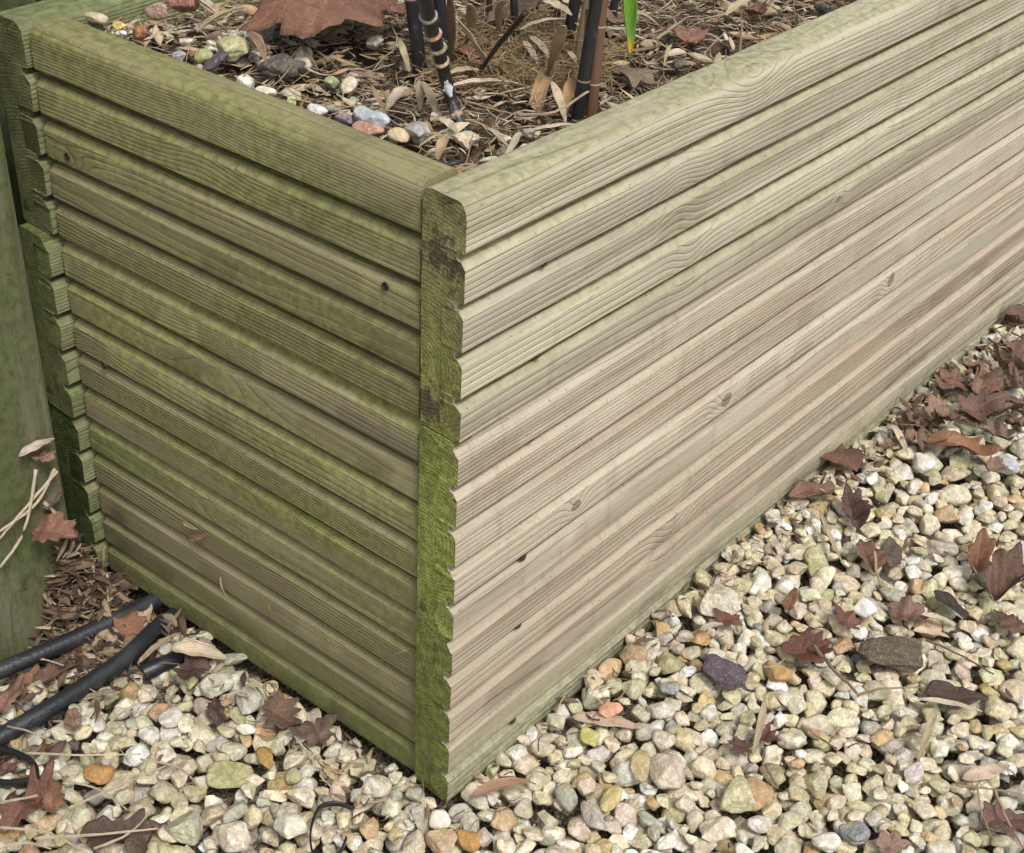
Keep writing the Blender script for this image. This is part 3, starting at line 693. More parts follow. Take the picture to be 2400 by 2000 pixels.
def stick(pts, wpx, col, label, place='g', lift=(.004, .004), cat="twig", name="twig", group=None, taper=.5, vert=False, mat=None, wob=1.):
    n = len(pts); A = pt(*pts[0], place, lift[0]); W = []
    for i, p in enumerate(pts):
        l = lift[0] + (lift[1] - lift[0]) * i / max(1, n - 1)
        W.append(A if i == 0 else (at_plane(*p, A) if vert else pt(*p, place, l)))
    Q = []                                            # resample smoothly
    for i in range(n - 1):
        p0, p1, p2, p3 = W[max(0, i - 1)], W[i], W[i + 1], W[min(n - 1, i + 2)]
        for k in range(6):
            t = k / 6; Q.append(.5 * ((2 * p1) + (-p0 + p2) * t + (2 * p0 - 5 * p1 + 4 * p2 - p3) * t * t + (-p0 + 3 * p1 - 3 * p2 + p3) * t ** 3))
    Q.append(W[-1]); r0 = wpx * px2m(A) / 2; r = np.random.default_rng(int(pts[0][0]))
    Q = [p + r.normal(0, r0 * .25 * wob, 3) for p in Q]
    rad = [r0 * (1 - (1 - taper) * i / len(Q)) * r.uniform(.88, 1.12) for i in range(len(Q))]
    return add_obj(name, tube(Q, rad, col, 7), mat or straw_mat, label, cat, group)
exec_sections = True
# ================================================================ OBJECTS ON THE GRAVEL
RED = (.155, .062, .040); MAR = (.105, .048, .045); PBR = (.235, .125, .095); DBR = (.085, .055, .048); ORB = (.30, .125, .05); MAU = (.20, .135, .125)
G_PILE = "dull brown leaves heaped by the planter's pale side"
leaf(1965,1090,165,150,RED,'oak',"big glossy red-brown curled leaf leaning on the planter's pale foot",.010,curl=.9,fold=.7,crumple=.2,roll=.5)
leaf(1925,1155,95,200,(.20,.09,.055),'oval',"narrow red-brown folded leaf point under the big curled leaf",.004,fold=.9,stalk=False)
leaf(2000,1215,100,100,MAR,'oak',"dark purple-red crumpled leaf below the big curled leaf",.007,curl=.8,crumple=.3,fold=.6)
leaf(2035,1310,110,95,(.21,.10,.07),'oval',"long brown rolled leaf beside the purple-grey flake",.006,fold=1.1,curl=.5)
leaf(2087,1300,90,80,(.12,.088,.085),'oval',"oval purple-grey leaf flake on the gravel",.006,fold=.1,curl=.1,crumple=.05,stalk=False)
leaf(2235,905,125,70,PBR,'oak',"broad pinkish brown leaf lying flat by the planter's pale side",.010,curl=.4,crumple=.12,pitch=.3)
leaf(2215,1035,150,-25,ORB,'oak',"orange-brown ragged leaf strip right of the planter",.008,curl=.6,fold=.8)
leaf(1880,1530,150,5,(.15,.045,.028),'oak',"dark red torn leaf wrapped round a cream stone",.006,curl=.7,fold=.5,crumple=.2)
leaf(2126,1440,105,30,(.22,.115,.095),'maple',"dusky pink crumpled leaf above the bark chip",.008,curl=.4,crumple=.16)
leaf(1985,1458,70,10,(.19,.07,.05),'scrap',"small reddish leaf scrap left of the white stone",.006,stalk=False)
leaf(1700,1452,62,20,(.18,.055,.04),'scrap',"small maroon leaf scrap under the ridged cream stone",.008,stalk=False,flat=.7)
leaf(1640,1330,40,60,(.30,.22,.14),'scrap',"tiny tan leaf scrap against the planter foot",.004,stalk=False)
leaf(2340,1400,150,30,(.16,.075,.055),'oak',"shiny dark brown curled leaf near the right edge",.012,curl=1.,fold=.8,crumple=.22)
leaf(2290,1335,100,75,(.26,.10,.045),'oak',"orange-brown curled leaf above the shiny dark one",.010,curl=1.,fold=.9)
leaf(2385,1470,90,120,(.15,.07,.05),'oak',"brown leaf edge at the right side under the shiny dark leaf",.008,curl=.8)
leaf(2240,1636,130,-8,(.085,.045,.045),'oval',"dark purple-brown strip of leaf behind a pale bamboo blade",.006,fold=.4,stalk=False,flat=.6)
leaf(1795,1725,60,70,(.14,.045,.045),'scrap',"maroon leaf scrap right of the upright bamboo blade",.006,stalk=False)
leaf(1738,1752,55,110,(.13,.05,.05),'scrap',"maroon leaf scrap left of the upright bamboo blade",.005,stalk=False)
leaf(2345,1925,160,20,(.16,.075,.065),'oak',"large maroon leaf in the bottom right corner",.008,curl=.5,fold=.5)
leaf(2087,1985,75,10,(.27,.16,.135),'scrap',"pink-brown leaf piece at the bottom edge",.006,stalk=False)
leaf(2227,1420,90,-60,(.045,.035,.032),'oval',"black strip of bark near the dusky pink leaf",.008,fold=.3,curl=.2,stalk=False,cat="bark")
leaf(1850,1420,60,70,(.24,.10,.05),'oval',"small rusty leaf scrap standing among stones above the dark red leaf",.008,stalk=False,fold=.6)
# heap at the far end of the pale side
PILE = [(2290,820,100,30),(2340,780,90,80),(2385,735,80,10),(2350,860,110,-30),(2390,905,90,60),(2290,880,70,110),(2330,940,100,-15),(2270,960,110,10),(2195,975,90,60),
        (2250,800,70,140),(2395,820,90,0),(2300,760,60,45),(2170,1000,70,20),(2370,690,70,60),(2330,1010,70,-30),(2395,990,90,40),(2140,985,60,100),(2230,985,80,150),(2090,1040,70,20),(2350,960,120,10),(2300,915,110,80),(2250,860,100,-20),(2385,860,100,50),(2330,1100,70,15)]
for i, (x, y, s_, a_) in enumerate(PILE):
    c_ = [PBR, (.20, .10, .075), (.165, .08, .062), (.26, .15, .115), (.19, .12, .105)][i % 5]
    leaf(x, y, s_, a_, c_, ['oak', 'maple', 'oval', 'oak'][i % 4], "dull brown curled leaf in the leaf heap against the far end of the pale side", .006 + .004 * (i % 3), curl=.6, fold=.5, crumple=.22, group=G_PILE, roll=.3 * ((i % 3) - 1))
# left side
leaf(507,1672,85,100,(.085,.040,.038),'oak',"dark maroon crumpled leaf between stones left of the planter foot",.008,curl=.9,crumple=.3)
leaf(640,1668,130,-35,(.165,.095,.065),'oak',"brown leaf lying along the foot of the green side",.005,curl=.3,fold=.4)
leaf(748,1722,90,-60,(.15,.09,.07),'scrap',"brown leaf scrap tucked under the green side near the corner",.005,stalk=False)
leaf(297,1484,100,5,(.30,.115,.055),'oak',"rusty orange leaf lying between the two black hoses",.010,curl=.5,crumple=.22)
leaf(100,1248,125,-10,(.26,.105,.07),'oak',"reddish maple-like leaf propped against the post",.020,place="p",curl=.3,roll=.5,pitch=.2)
leaf(98,1075,50,40,(.30,.15,.11),'scrap',"small reddish leaf caught in the gap beside the post",.075,place="p",stalk=False)
leaf(50,1905,150,60,(.19,.07,.045),'oak',"large red-brown leaf at the lower left corner",.010,curl=.8,fold=.5,crumple=.2)
leaf(120,1885,90,110,(.24,.10,.05),'oak',"red-brown leaf below the black cable ring",.010,curl=.9)
leaf(15,1806,45,60,(.16,.05,.04),'scrap',"dark red leaf scrap inside the black cable ring",.004,stalk=False)
leaf(260,1955,170,10,(.105,.060,.055),'oak',"dark brown flat leaf at the bottom edge under dry grass",.008,curl=.25,crumple=.1)
leaf(330,1985,90,70,(.12,.07,.06),'oval',"dark brown leaf end beside the flat dark leaf",.008)
leaf(69,1602,120,15,(.24,.10,.055),'oak',"ragged chestnut leaf between the hoses near the left edge",.008,curl=.6,crumple=.22)
leaf(120,1588,110,40,(.13,.075,.06),'oval',"dark rolled leaf beside the ragged chestnut leaf",.012,fold=.8)
leaf(50,1470,85,20,(.24,.155,.14),'oval',"mauve-brown leaf above the upper hose",.008,stalk=False)
leaf(160,1400,110,-20,(.115,.088,.078),'oval',"dark grey-brown leaf flake near the foot of the post",.006,fold=.15,stalk=False)
leaf(69,1424,90,25,(.22,.20,.21),'oval',"blue-grey dead leaf near the foot of the post",.008,fold=.2,stalk=False)
leaf(172,1692,70,-60,(.26,.15,.11),'oval',"thin brown leaf strip under the lower hose",.006,fold=.5,stalk=False)
leaf(457,1566,90,5,(.12,.055,.05),'scrap',"dark red scrap between the husk and the hose stub",.005,stalk=False)
leaf(15,1650,90,70,(.22,.10,.07),'oak',"rust-coloured leaf at the left edge between the hoses",.008,curl=.6)
leaf(210,1430,70,120,(.13,.085,.07),'scrap',"brown scrap beside the long tan leaf",.006,stalk=False)
leaf(300,1375,70,10,(.14,.085,.07),'scrap',"brown leaf scrap against the planter's mossy left foot",.006,stalk=False)
leaf(120,1180,60,80,(.15,.11,.10),'oval',"grey-brown rolled leaf wedged between post and planter",.045,place="p",fold=.8,stalk=False)
# pale bamboo leaves and straws on the gravel
strip(1340,1680,1502,1706,40,PINK,"long pink-tan bamboo leaf lying level on the gravel",bend=.03,cup=.2)
strip(2255,1826,2366,1794,40,(.60,.46,.36),"broad pinkish bamboo leaf near the right edge",bend=.04,cup=.2)
strip(2148,1638,2302,1668,16,PALE,"straight pale bamboo blade above the lower right gravel",l1=.012,l2=.010)
strip(2194,1660,2152,1784,20,(.50,.40,.26),"steep tan bamboo blade below the straight pale one",l1=.012,l2=.006)
strip(1792,1640,1764,1768,18,(.50,.41,.27),"upright tan bamboo blade between two maroon scraps",l1=.020,l2=.006)
strip(1640,1476,1694,1462,14,PALE,"short pale blade in front of the ridged cream stone",l1=.012,l2=.014)
strip(2140,1478,2225,1494,26,(.64,.50,.36),"pale bamboo leaf end right of the dusky pink leaf",l1=.014)
strip(2160,1440,2240,1466,18,PALE,"pale leaf tip beside the black bark strip",l1=.016)
strip(1105,1866,1245,1832,28,(.40,.25,.16),"orange-tan rolled leaf at the foot of the pale side",l1=.006,l2=.014,cup=1.4,roll=.3)
strip(2090,995,2128,1068,18,PALE,"pale stick-like leaf stalk right of the leaf heap's edge",l1=.014,l2=.008,cup=.9)
strip(1820,1175,1848,1215,12,PALE,"tiny pale blade by the pale side foot",l1=.01,l2=.01)
strip(400,1520,530,1545,50,(.60,.50,.36),"big pale husk leaf lying against the green side's foot",l1=.012,l2=.008,cup=.7)
strip(342,1410,336,1476,34,(.62,.50,.34),"short pale leaf upright between hose and planter",l1=.026,l2=.012,cup=.6)
strip(150,1338,305,1412,30,(.46,.33,.20),"long tan leaf lying below the post and mossy ends",l1=.012,l2=.010,cup=.8)
strip(322,1556,415,1484,16,(.50,.38,.25),"tan straw bridging the lower hose and the green side",l1=.016,l2=.012)
strip(10,1520,100,1490,30,(.56,.44,.30),"pale curled leaf above the upper hose near the left edge",l1=.010,l2=.014)
strip(160,1655,280,1622,22,(.56,.44,.29),"tan bamboo leaf beneath the lower hose",l1=.010,l2=.012)
strip(44,1070,128,1028,30,(.60,.50,.42),"pale bamboo leaf poking out between post and planter",place="p",l1=.075,l2=.098,cup=.3)
strip(1920,1195,1975,1320,12,(.55,.44,.30),"thin tan blade left of the dark purple leaf",l1=.012,l2=.006)
strip(1745,1010+190,1690,1300,12,(.48,.38,.25),"thin tan blade leaning on the pale side's foot",l1=.012,l2=.006)
G_GR = "dry grass stalks"
def grass(pts, w_, label, l=(.010, .010), col=(.68, .57, .42)): stick(pts, w_ * 1.2, col, label, 'p' if l[0] >= .045 else 'g', (l[0] + .004, l[1] + .004), "grass stalk", "grass_stalk", G_GR, .6, wob=.3)
grass([(128,1098),(85,1180),(0,1245)],7,"pale dry grass stalk fanning left from the post's gap, uppermost",(.070,.02))
grass([(134,1104),(60,1190),(0,1262)],7,"pale dry grass stalk fanning left from the post's gap, second down",(.070,.02))
grass([(84,1100),(58,1240),(0,1330)],8,"pale dry grass stalk fanning left from the post's gap, steepest",(.070,.01))
grass([(104,1178),(150,1222)],9,"short pale dry stalk left of the mossy board ends",(.045,.03))
grass([(120,1290),(90,1350),(20,1395),(0,1430)],6,"curving grey-pink dry stem below the post",(.02,.006),(.40,.32,.28))
grass([(0,1882),(90,1864)],6,"dry grass blade above the large red-brown leaf")
grass([(0,1940),(110,1952),(205,2000)],6,"arching dry grass blade in the lower left corner",(.016,.012))
grass([(80,1965),(240,1955),(370,1942)],6,"dry grass blade lying over the flat dark leaf",(.016,.014))
grass([(160,1895),(280,1842),(388,1795)],6,"dry grass blade slanting up from the lower left",(.014,.012))
grass([(220,1990),(300,1955),(356,1900)],6,"dry grass blade right of the flat dark leaf",(.012,.012))
grass([(60,1765),(180,1770),(330,1768)],5,"dry grass blade across the cream stones below the flat white stone",(.012,.012))
grass([(690,1725),(740,1790)],5,"short dry grass blade under the green side")
grass([(1300,1600),(1230,1690),(1195,1735)],5,"thin straw leaning on the pale side's foot",(.012,.010))
stick([(1905,1513),(1955,1570),(2008,1624)],11,(.24,.17,.12),"brown twig crossing the gravel beside the bark chip",lift=(.016,.010))
stick([(2010,1632),(2060,1616),(2160,1610)],7,(.34,.24,.15),"thin brown twig below the bark chip",lift=(.012,.012))
stick([(1878,1702),(1920,1728),(1962,1756)],8,(.33,.24,.16),"short brown twig in the middle of the right gravel",lift=(.012,.010))
stick([(2330,1850),(2360,1920),(2400,1990)],9,(.42,.30,.20),"brown twig over the large maroon leaf",lift=(.018,.016))
stick([(2290,1840),(2300,1900),(2330,1975)],5,(.45,.34,.23),"fine twig left of the large maroon leaf",lift=(.016,.014))
stick([(2050,1290),(2055,1340),(2070,1385)],8,(.42,.33,.22),"leaf stem hanging below the purple-grey flake",lift=(.018,.008))
stick([(2240,1840),(2320,1850),(2400,1862)],6,(.40,.33,.22),"long thin twig under the broad pinkish leaf",lift=(.010,.010))
stick([(1795,1795),(1825,1850)],7,(.30,.22,.15),"short brown twig right of the squarish stone",lift=(.010,.010))
stick([(2280,1330),(2330,1410)],5,(.42,.34,.24),"thin stem beside the orange-brown curled leaf",lift=(.020,.014))
stick([(2170,1500),(2240,1530),(2330,1580)],6,(.20,.14,.10),"dark thin twig right of the bark chip",lift=(.012,.012))
for k, (pp, lab) in enumerate([([(0,1700),(60,1712),(130,1740)],"wispy grass stalk touching the flat white stone"),([(150,1830),(230,1850),(300,1900)],"wispy grass stalk below the burnt orange stone"),
        ([(330,1780),(420,1800),(470,1850)],"wispy grass stalk left of the mossy yellow-green stone"),([(0,1990),(60,1975),(120,1990)],"wispy grass stalk at the very bottom left"),
        ([(250,1700),(300,1660),(360,1640)],"wispy grass stalk below the chunky cream stone"),([(20,1560),(90,1545),(150,1560)],"wispy grass stalk between the two long hoses")]):
    grass(pp, 5, lab, (.014, .014))
# chips
def chip(x, y, wpx, hpx, ang, th, col, label, cat, name, lift=.006, place='g'):
    P = on_ground(x, y, lift) if place == 'g' else at_z(x, y, .42 + lift)
    s = px2m(P); r = np.random.default_rng(int(x)); V = stone_shape(4, r, 8, .05, 25); V = np.sign(V) * np.abs(V) ** .6; V[:, 2] += .16 * np.sign(np.sin(V[:, 1] * 7 + V[:, 0] * 1.5)); V = V * np.array([wpx * s / 2, hpx * s / 2 * 1.3, th]); V = V @ rotm(PICYAW + math.radians(ang), r.normal(0, .1), .12).T
    o = mesh_obj(name, V, ICO[4][1], stone_dark, attrs=np.tile(np.array(col), (len(V), 1))); o.location = P.tolist(); tag(o, label, cat)
stone_dark = tinted("dark_chip", .9, .5, 200., .003, pits=.6)
chip(2080,1530,165,78,-4,.006,(.13,.105,.07),"thick dark grey-brown bark chip among the pale stones","bark chip","bark_chip",.012)
chip(1698,1578,112,62,-28,.0032,(.115,.088,.105),"flat purple slate-like chip among cream stones","slate chip","slate_chip",.012)
# black hoses
q = NT("black_rubber", .38, .5); co = q.coord(); hole = q.step(q.noise(co, 170., 2.), .66, .70)
dust = q.noise(co, 45., 4.)
rubber = q.done(q.mix(q.mul(q.step(dust, .45, .75), .35), (.020, .022, .027, 1), (.085, .088, .095, 1)), q.bump(q.sub(q.noise(co, 300., 3.), hole), .0006, .6))
def hose(pts, dia, lifts, label, name="hose", cat="hose", holes=True, mat=None):
    W = [at_z(x, y, l - .0085 + dia / 2) for (x, y), l in zip(pts, lifts)]; Q = []
    for i in range(len(W) - 1):
        p0, p1, p2, p3 = W[max(0, i - 1)], W[i], W[i + 1], W[min(len(W) - 1, i + 2)]
        for k in range(14):
            t = k / 14; Q.append(.5 * ((2 * p1) + (-p0 + p2) * t + (2 * p0 - 5 * p1 + 4 * p2 - p3) * t * t + (-p0 + 3 * p1 - 3 * p2 + p3) * t ** 3))
    Q.append(W[-1]); o = add_obj(name, tube(Q, dia / 2, (.02, .02, .02), 28), mat or rubber, label, cat)
    if holes:
        V, F, n = [], [], 0; r = np.random.default_rng(int(dia * 1e5 + pts[0][1])); Q = np.array(Q); L = np.linalg.norm(np.diff(Q, axis=0), axis=1).sum()
        iv, iF = ICO[2]
        for k in range(int(L / .0042)):
            u = r.uniform(0, 1) * (len(Q) - 2); i = int(u); c_ = Q[i] * (1 - u + i) + Q[i + 1] * (u - i); t = nrmz(Q[i + 1] - Q[i])
            s_ = nrmz(np.cross(t, [0, 0, 1])); th = r.choice([.35, 1.0, 1.75, 2.5]) + r.normal(0, .05); nn = s_ * math.cos(th) * -1 + np.array([0, 0, 1]) * math.sin(th)
            rr = r.uniform(.0005, .0009); loc = iv * rr * np.array([1.3, 1, 1]); V.append(c_ + nn * (dia / 2 - rr * .35) + loc @ np.eye(3)); F.append(iF + n); n += len(iv)
        p = mesh_obj("drip_hole", np.concatenate(V) - np.array(o.location), np.concatenate(F), hole_m, o); p["kind"] = "stuff"
    return o
q = NT("wet_black", .25, .5); hole_m = q.done((.006, .006, .007, 1))
hose([(-160,1640),(0,1572),(180,1495),(330,1424),(420,1380)], .0125, [.004, .004, .002, .001, -.002], "upper black perforated hose running from the left edge under the planter")
hose([(-120,1790),(0,1728),(150,1640),(290,1545),(370,1470),(440,1425)], .0128, [.004, .004, .004, .003, .001, -.003], "lower black perforated hose running from the left edge to the planter's foot")
hose([(335,1578),(385,1556),(460,1520)], .0125, [-.004, -.003, -.006], "short black hose stub half buried beside the pale husk leaf", holes=False)
plastic = NT("black_plastic", .35, .5).done((.014, .014, .016, 1))
def strap(pts, wpx, lifts, label, name, cat):
    W = [on_ground(x, y, l) for (x, y), l in zip(pts, lifts)]; zs = np.array([p[2] for p in W]); W = [at_z(x, y, z) for (x, y), z in zip(pts, np.convolve(np.pad(zs, 1, 'edge'), [.3, .4, .3], 'valid'))]
    Q = []
    for i in range(len(W) - 1):
        p0, p1, p2, p3 = W[max(0, i - 1)], W[i], W[i + 1], W[min(len(W) - 1, i + 2)]
        for k in range(8):
            t = k / 8; Q.append(.5 * ((2 * p1) + (-p0 + p2) * t + (2 * p0 - 5 * p1 + 4 * p2 - p3) * t * t + (-p0 + 3 * p1 - 3 * p2 + p3) * t ** 3))
    Q.append(W[-1]); s = px2m(W[0]) * wpx / 2; V, F, n = [], [], len(Q)
    for i, p in enumerate(Q):
        t = nrmz(Q[min(i + 1, n - 1)] - Q[max(i - 1, 0)]); a = nrmz(np.cross(t, [0, 0, 1])); b = np.array([0, 0, 1.])
        for (da, db) in ((-.35, -1), (.35, -1), (.5, 0), (.35, 1), (-.35, 1), (-.5, 0)): V.append(p + a * s * .8 * da + b * s * 1.3 * db)
    for i in range(n - 1):
        for k in range(6): F.append((i * 6 + k, i * 6 + (k + 1) % 6, i * 6 + 6 + (k + 1) % 6, i * 6 + 6 + k))
    F.append(tuple(range(6))[::-1]); F.append(tuple((n - 1) * 6 + k for k in range(6)))
    V = np.array(V); o = mesh_obj(name, V - V.mean(0), F, plastic); o.location = V.mean(0).tolist(); tag(o, label, cat); return o
strap([(826,1896),(792,1884),(752,1892),(732,1930),(728,1975),(742,2012),(790,2008),(812,1965)],12,[.007,.010,.012,.011,.010,.008,.008,.009],"thin black cable tie loop lying on the gravel at the bottom edge","cable_tie","cable tie")
strap([(-40,1755),(20,1762),(66,1782),(88,1806),(70,1832),(20,1838),(-40,1830)],20,[.010,.011,.012,.011,.010,.009,.009],"thick black cable ring cut by the left edge, below the hoses","cable_ring","cable ring")
# dry seed head by the mossy foot
sh = bpy.data.objects.new("seed_head", None); COL.objects.link(sh); P = on_ground(236, 1356, .014); sh.location = P.tolist()
tag(sh, "small round amber seed head on a dry stalk at the mossy foot of the planter", "seed head")
V = ICO[3][0] * .0042; mesh_obj("pod", V + np.array([0, 0, .004]), ICO[3][1], clean_stone, sh, attrs=np.tile(np.array((.50, .33, .17)), (len(V), 1)))
Tp = at_plane(243, 1282, P) - P; d_ = tube([np.array([.001, 0, .004]), Tp * .5 + np.array([.001, 0, 0]), Tp], [.0012, .001, .0007], (.48, .36, .22), 7)
mesh_obj("stalk", d_[0], d_[1], straw_mat, sh, attrs=d_[2], uv=d_[3])
strip(440,1258,478,1250,16,(.52,.40,.26),"tan leaf scrap clinging to the ribs of the green side",l1=.0,l2=.0) if False else None

# small things stuck on the green side
def on_side(x, y, off=.002):
    d = ray(x, y); X_ = -.004 - off
    for _ in range(3):
        P = CAM + d * (X_ - CAM[0]) / d[0]; X_ = A1[0] + (A0[0] - A1[0]) * (A1[1] - P[1]) / (A1[1] - A0[1]) - off
    return P
def side_bit(x1, y1, x2, y2, wpx, col, label, cup=.6):
    A, B = on_side(x1, y1, .0022), on_side(x2, y2, .0014)
    add_obj("leaf_scrap", blade(A, B, wpx * px2m(A), col, cup=cup, up=(-1, 0, .2), seed=int(x1)), straw_mat, label, "leaf scrap")
side_bit(428,1222,462,1240,12,(.50,.42,.28),"torn pale husk scrap stuck on the middle of the green side")
side_bit(440,1262,486,1252,16,(.42,.27,.15),"brown husk scrap just below the torn pale one")
side_bit(517,1352,533,1400,6,(.60,.46,.34),"thin pink needle hanging on the green side")
side_bit(632,1412,640,1448,7,(.46,.30,.12),"short amber needle hanging on the green side")
side_bit(892,1548,965,1520,5,(.40,.36,.20),"fine stalk sticking out by the mossy corner")

# ================================================================ INSIDE THE BED
def bstone(x, y, w_, h_, a_, c_, label, lift=0., **k): make_stone(x, y, w_, h_, a_, c_, label, H=1, z0=.4185 + lift, mat=clean_stone if min(c_) > .5 else None, **k)
bstone(743,266,54,34,-8,(.86,.86,.84),"pure white pebble on the rim side of the bed",.004)
bstone(872,287,100,46,-28,(.56,.63,.68),"pale blue-grey long stone beside the black cane",.004,planes=7)
bstone(862,316,84,44,-20,(.62,.36,.26),"salmon pink stone under the pale blue-grey one",.001)
bstone(812,290,56,32,-10,(.36,.31,.36),"purple-grey pebble left of the salmon stone",.001)
bstone(622,224,56,32,-20,(.78,.72,.56),"cream pebble at the bed's rim with orange specks",.004)
bstone(548,130,78,92,-70,(.56,.54,.32),"large yellowish stone standing in the bed's left corner litter",.004)
bstone(480,142,44,44,0,(.46,.46,.24),"greenish round pebble at the rim left of the large yellowish stone")
bstone(436,104,44,22,-45,(.74,.67,.54),"small white flint at the rim left of the greenish pebble",.003)
bstone(420,140,40,28,-40,(.46,.46,.50),"pale grey pebble at the rim below the white flint")
bstone(448,132,22,20,0,(.26,.14,.08),"small brown round pebble beside the greenish one")
bstone(330,86,48,38,-40,(.42,.18,.08),"rust-orange pebble near the planter's far left corner",.002)
bstone(281,68,36,22,-20,(.68,.52,.18),"yellow-orange pebble near the far left corner",.004)
bstone(288,84,34,20,-20,(.78,.76,.72),"small white pebble just below the yellow-orange one",.002)
bstone(222,52,66,30,-5,(.62,.55,.40),"cream flat stone nearest the far left corner",.004)
bstone(424,20,92,54,-10,(.34,.17,.12),"flat terracotta brown shard at the top edge",.008,planes=6)
bstone(372,38,70,46,0,(.50,.34,.28),"pinkish brown stone left of the terracotta shard",.004)
bstone(614,92,76,58,-15,(.52,.52,.46),"grey limestone lump left of the big leaf",.004)
bstone(710,134,46,50,60,(.68,.63,.50),"cream lump above the soil clod",.006)
bstone(708,166,54,42,0,(.62,.59,.50),"cream-grey lump right of the soil clod",.004)
bstone(774,204,44,46,0,(.42,.46,.27),"pale green mossy lump in the litter",.003)
bstone(815,208,46,50,0,(.70,.63,.48),"pointed cream stone right of the mossy lump",.004)
bstone(878,112,44,46,0,(.60,.56,.47),"round pale lump under the big red leaf's tip",.008)
bstone(934,328,54,38,-10,(.68,.57,.36),"butter-coloured pebble beside the rim below the black cane",.003)
bstone(984,334,84,66,10,(.44,.42,.42),"mottled grey stone behind the rim corner",.000)
bstone(1234,320,38,34,0,(.50,.46,.42),"round grey pebble by the rim of the pale side",.003)
bstone(1590,160,40,30,0,(.14,.13,.10),"dark pebble behind the pale rim")
bstone(1932,30,50,34,0,(.10,.095,.10),"dark stone near the top right of the bed",.002)
bstone(660,180,118,66,-8,(.14,.115,.105),"lumpy dark soil clod at the rim of the green side",.004,mat=None or stone_dark,cat="soil clod",name="soil_clod",planes=3) if False else make_stone(660,180,118,66,-8,(.14,.115,.105),"lumpy dark soil clod at the rim of the green side",H=1,z0=.4225,mat=stone_dark,cat="soil clod",name="soil_clod",planes=3,lumps=90)
make_stone(508,150,40,100,70,(.13,.10,.115),"purple-brown bark strip leaning between rim stones",H=1,z0=.424,mat=stone_dark,cat="bark strip",name="bark_strip",planes=4)
leaf(775,-14,380,-95,(.25,.10,.062),'maple',"huge red-brown maple leaf spread over the litter at the top edge",.026,'b',curl=.22,fold=.12,crumple=.15,pitch=.25,seed=3)
leaf(1615,92,118,70,(.27,.105,.065),'maple',"three-lobed red-brown leaf on the litter behind the pale rim",.006,'b',curl=.4,crumple=.12)
leaf(1758,34,80,40,(.20,.075,.05),'oak',"dark red folded leaf near the top right of the bed",.008,'b',curl=.8,fold=.7)
leaf(1095,132,80,-45,(.24,.095,.05),'oval',"chestnut brown folded leaf behind the black canes",.010,'b',fold=.8,stalk=False)
leaf(1165,45,130,30,(.15,.095,.075),'oak',"dark brown crumpled leaf between the black canes",.016,'b',curl=.6,fold=.5)
leaf(1440,50,80,0,(.22,.11,.08),'scrap',"brown leaf scrap behind the green blade",.008,'b',stalk=False)
leaf(930,30,70,60,(.26,.10,.06),'scrap',"red-brown leaf scrap left of the canes",.020,'b',stalk=False)
leaf(1750,140,50,0,(.12,.08,.06),'scrap',"dark leaf scrap by the pale rim",.004,'b',stalk=False)
leaf(1490,175,110,10,(.22,.16,.115),'scrap',"pale crumpled root-like husk right of the brown cane",.004,'b',stalk=False,crumple=.3)
bl = lambda *a, **k: strip(*a, place='b', **k)
bl(1068,40,1160,188,46,(.54,.44,.30),"broadest tan bamboo sheath fallen between the black canes",l1=.045,l2=.004,cup=.2,bend=.02)
bl(1045,178,1122,164,28,(.56,.46,.31),"short tan leaf fold right of the noded cane",l1=.008,l2=.012,cup=.6)
bl(1050,204,1216,196,16,(.68,.57,.45),"pale level stalk crossing the roots right of the noded cane",l1=.008,l2=.008,cup=1.)
bl(946,202,906,258,28,(.62,.53,.40),"pale oval leaf left of the noded cane",l1=.012,l2=.004)
bl(982,186,984,260,20,(.50,.40,.27),"tan folded leaf hanging under the left black cane",l1=.018,l2=.002)
bl(990,190,1026,276,22,(.46,.37,.25),"brownish folded leaf just left of the noded cane",l1=.018,l2=.002)
bl(1030,274,1072,312,26,(.64,.54,.40),"pale leaf tip touching the lower end of the noded cane",l1=.008,l2=.006)
bl(1322,60,1284,176,32,(.54,.43,.27),"hanging tan leaf against the right-hand canes",l1=.060,l2=.008)
bl(1292,190,1326,288,22,(.62,.51,.37),"spiky pale leaf point at the foot of the brown cane",l1=.020,l2=.004)
bl(1236,308,1368,292,15,(.66,.56,.43),"pale level leaf just behind the pale rim",l1=.006,l2=.006)
bl(1218,308,1176,386,17,(.66,.56,.42),"pale leaf pointing at the inner rim corner",l1=.006,l2=.006)
bl(1142,300,1190,344,15,(.62,.52,.39),"short pale blade between the noded cane and the rim",l1=.006,l2=.006)
bl(1272,2,1340,36,32,(.62,.53,.37),"broad pale leaf at the top edge right of the middle canes",l1=.030,l2=.026)
bl(1218,70,1326,44,14,(.58,.50,.40),"grey-tan blade spanning between middle and right canes",l1=.020,l2=.024)
bl(1052,-10,1054,160,22,(.24,.16,.12),"dark brown upright sheath beside the middle black cane",vert=False,l1=.060,l2=.004)
bl(1060,318,1098,352,34,(.60,.50,.37),"curled pale husk piece at the end of the noded cane",l1=.012,l2=.006,cup=1.2)
bl(1048,318,1026,376,26,(.46,.34,.22),"curled brown husk by the inner rim corner",l1=.012,l2=.004,cup=.8)
bl(1286,176,1258,256,36,(.46,.32,.18),"orange-tan cut cane stub base left of the right canes",l1=.014,l2=.002,cup=1.2,tip=0)
bl(1346,180,1322,272,28,(.42,.27,.14),"orange-brown split sheath at the base of the right canes",l1=.018,l2=.002,cup=1.1)
bl(462,76,572,18,14,(.44,.35,.22),"tan stick leaning over the far left litter",l1=.008,l2=.016,cup=1.2)
bl(580,76,622,146,26,(.34,.24,.16),"brown rolled leaf left of the grey limestone lump",l1=.016,l2=.006,cup=1.4)
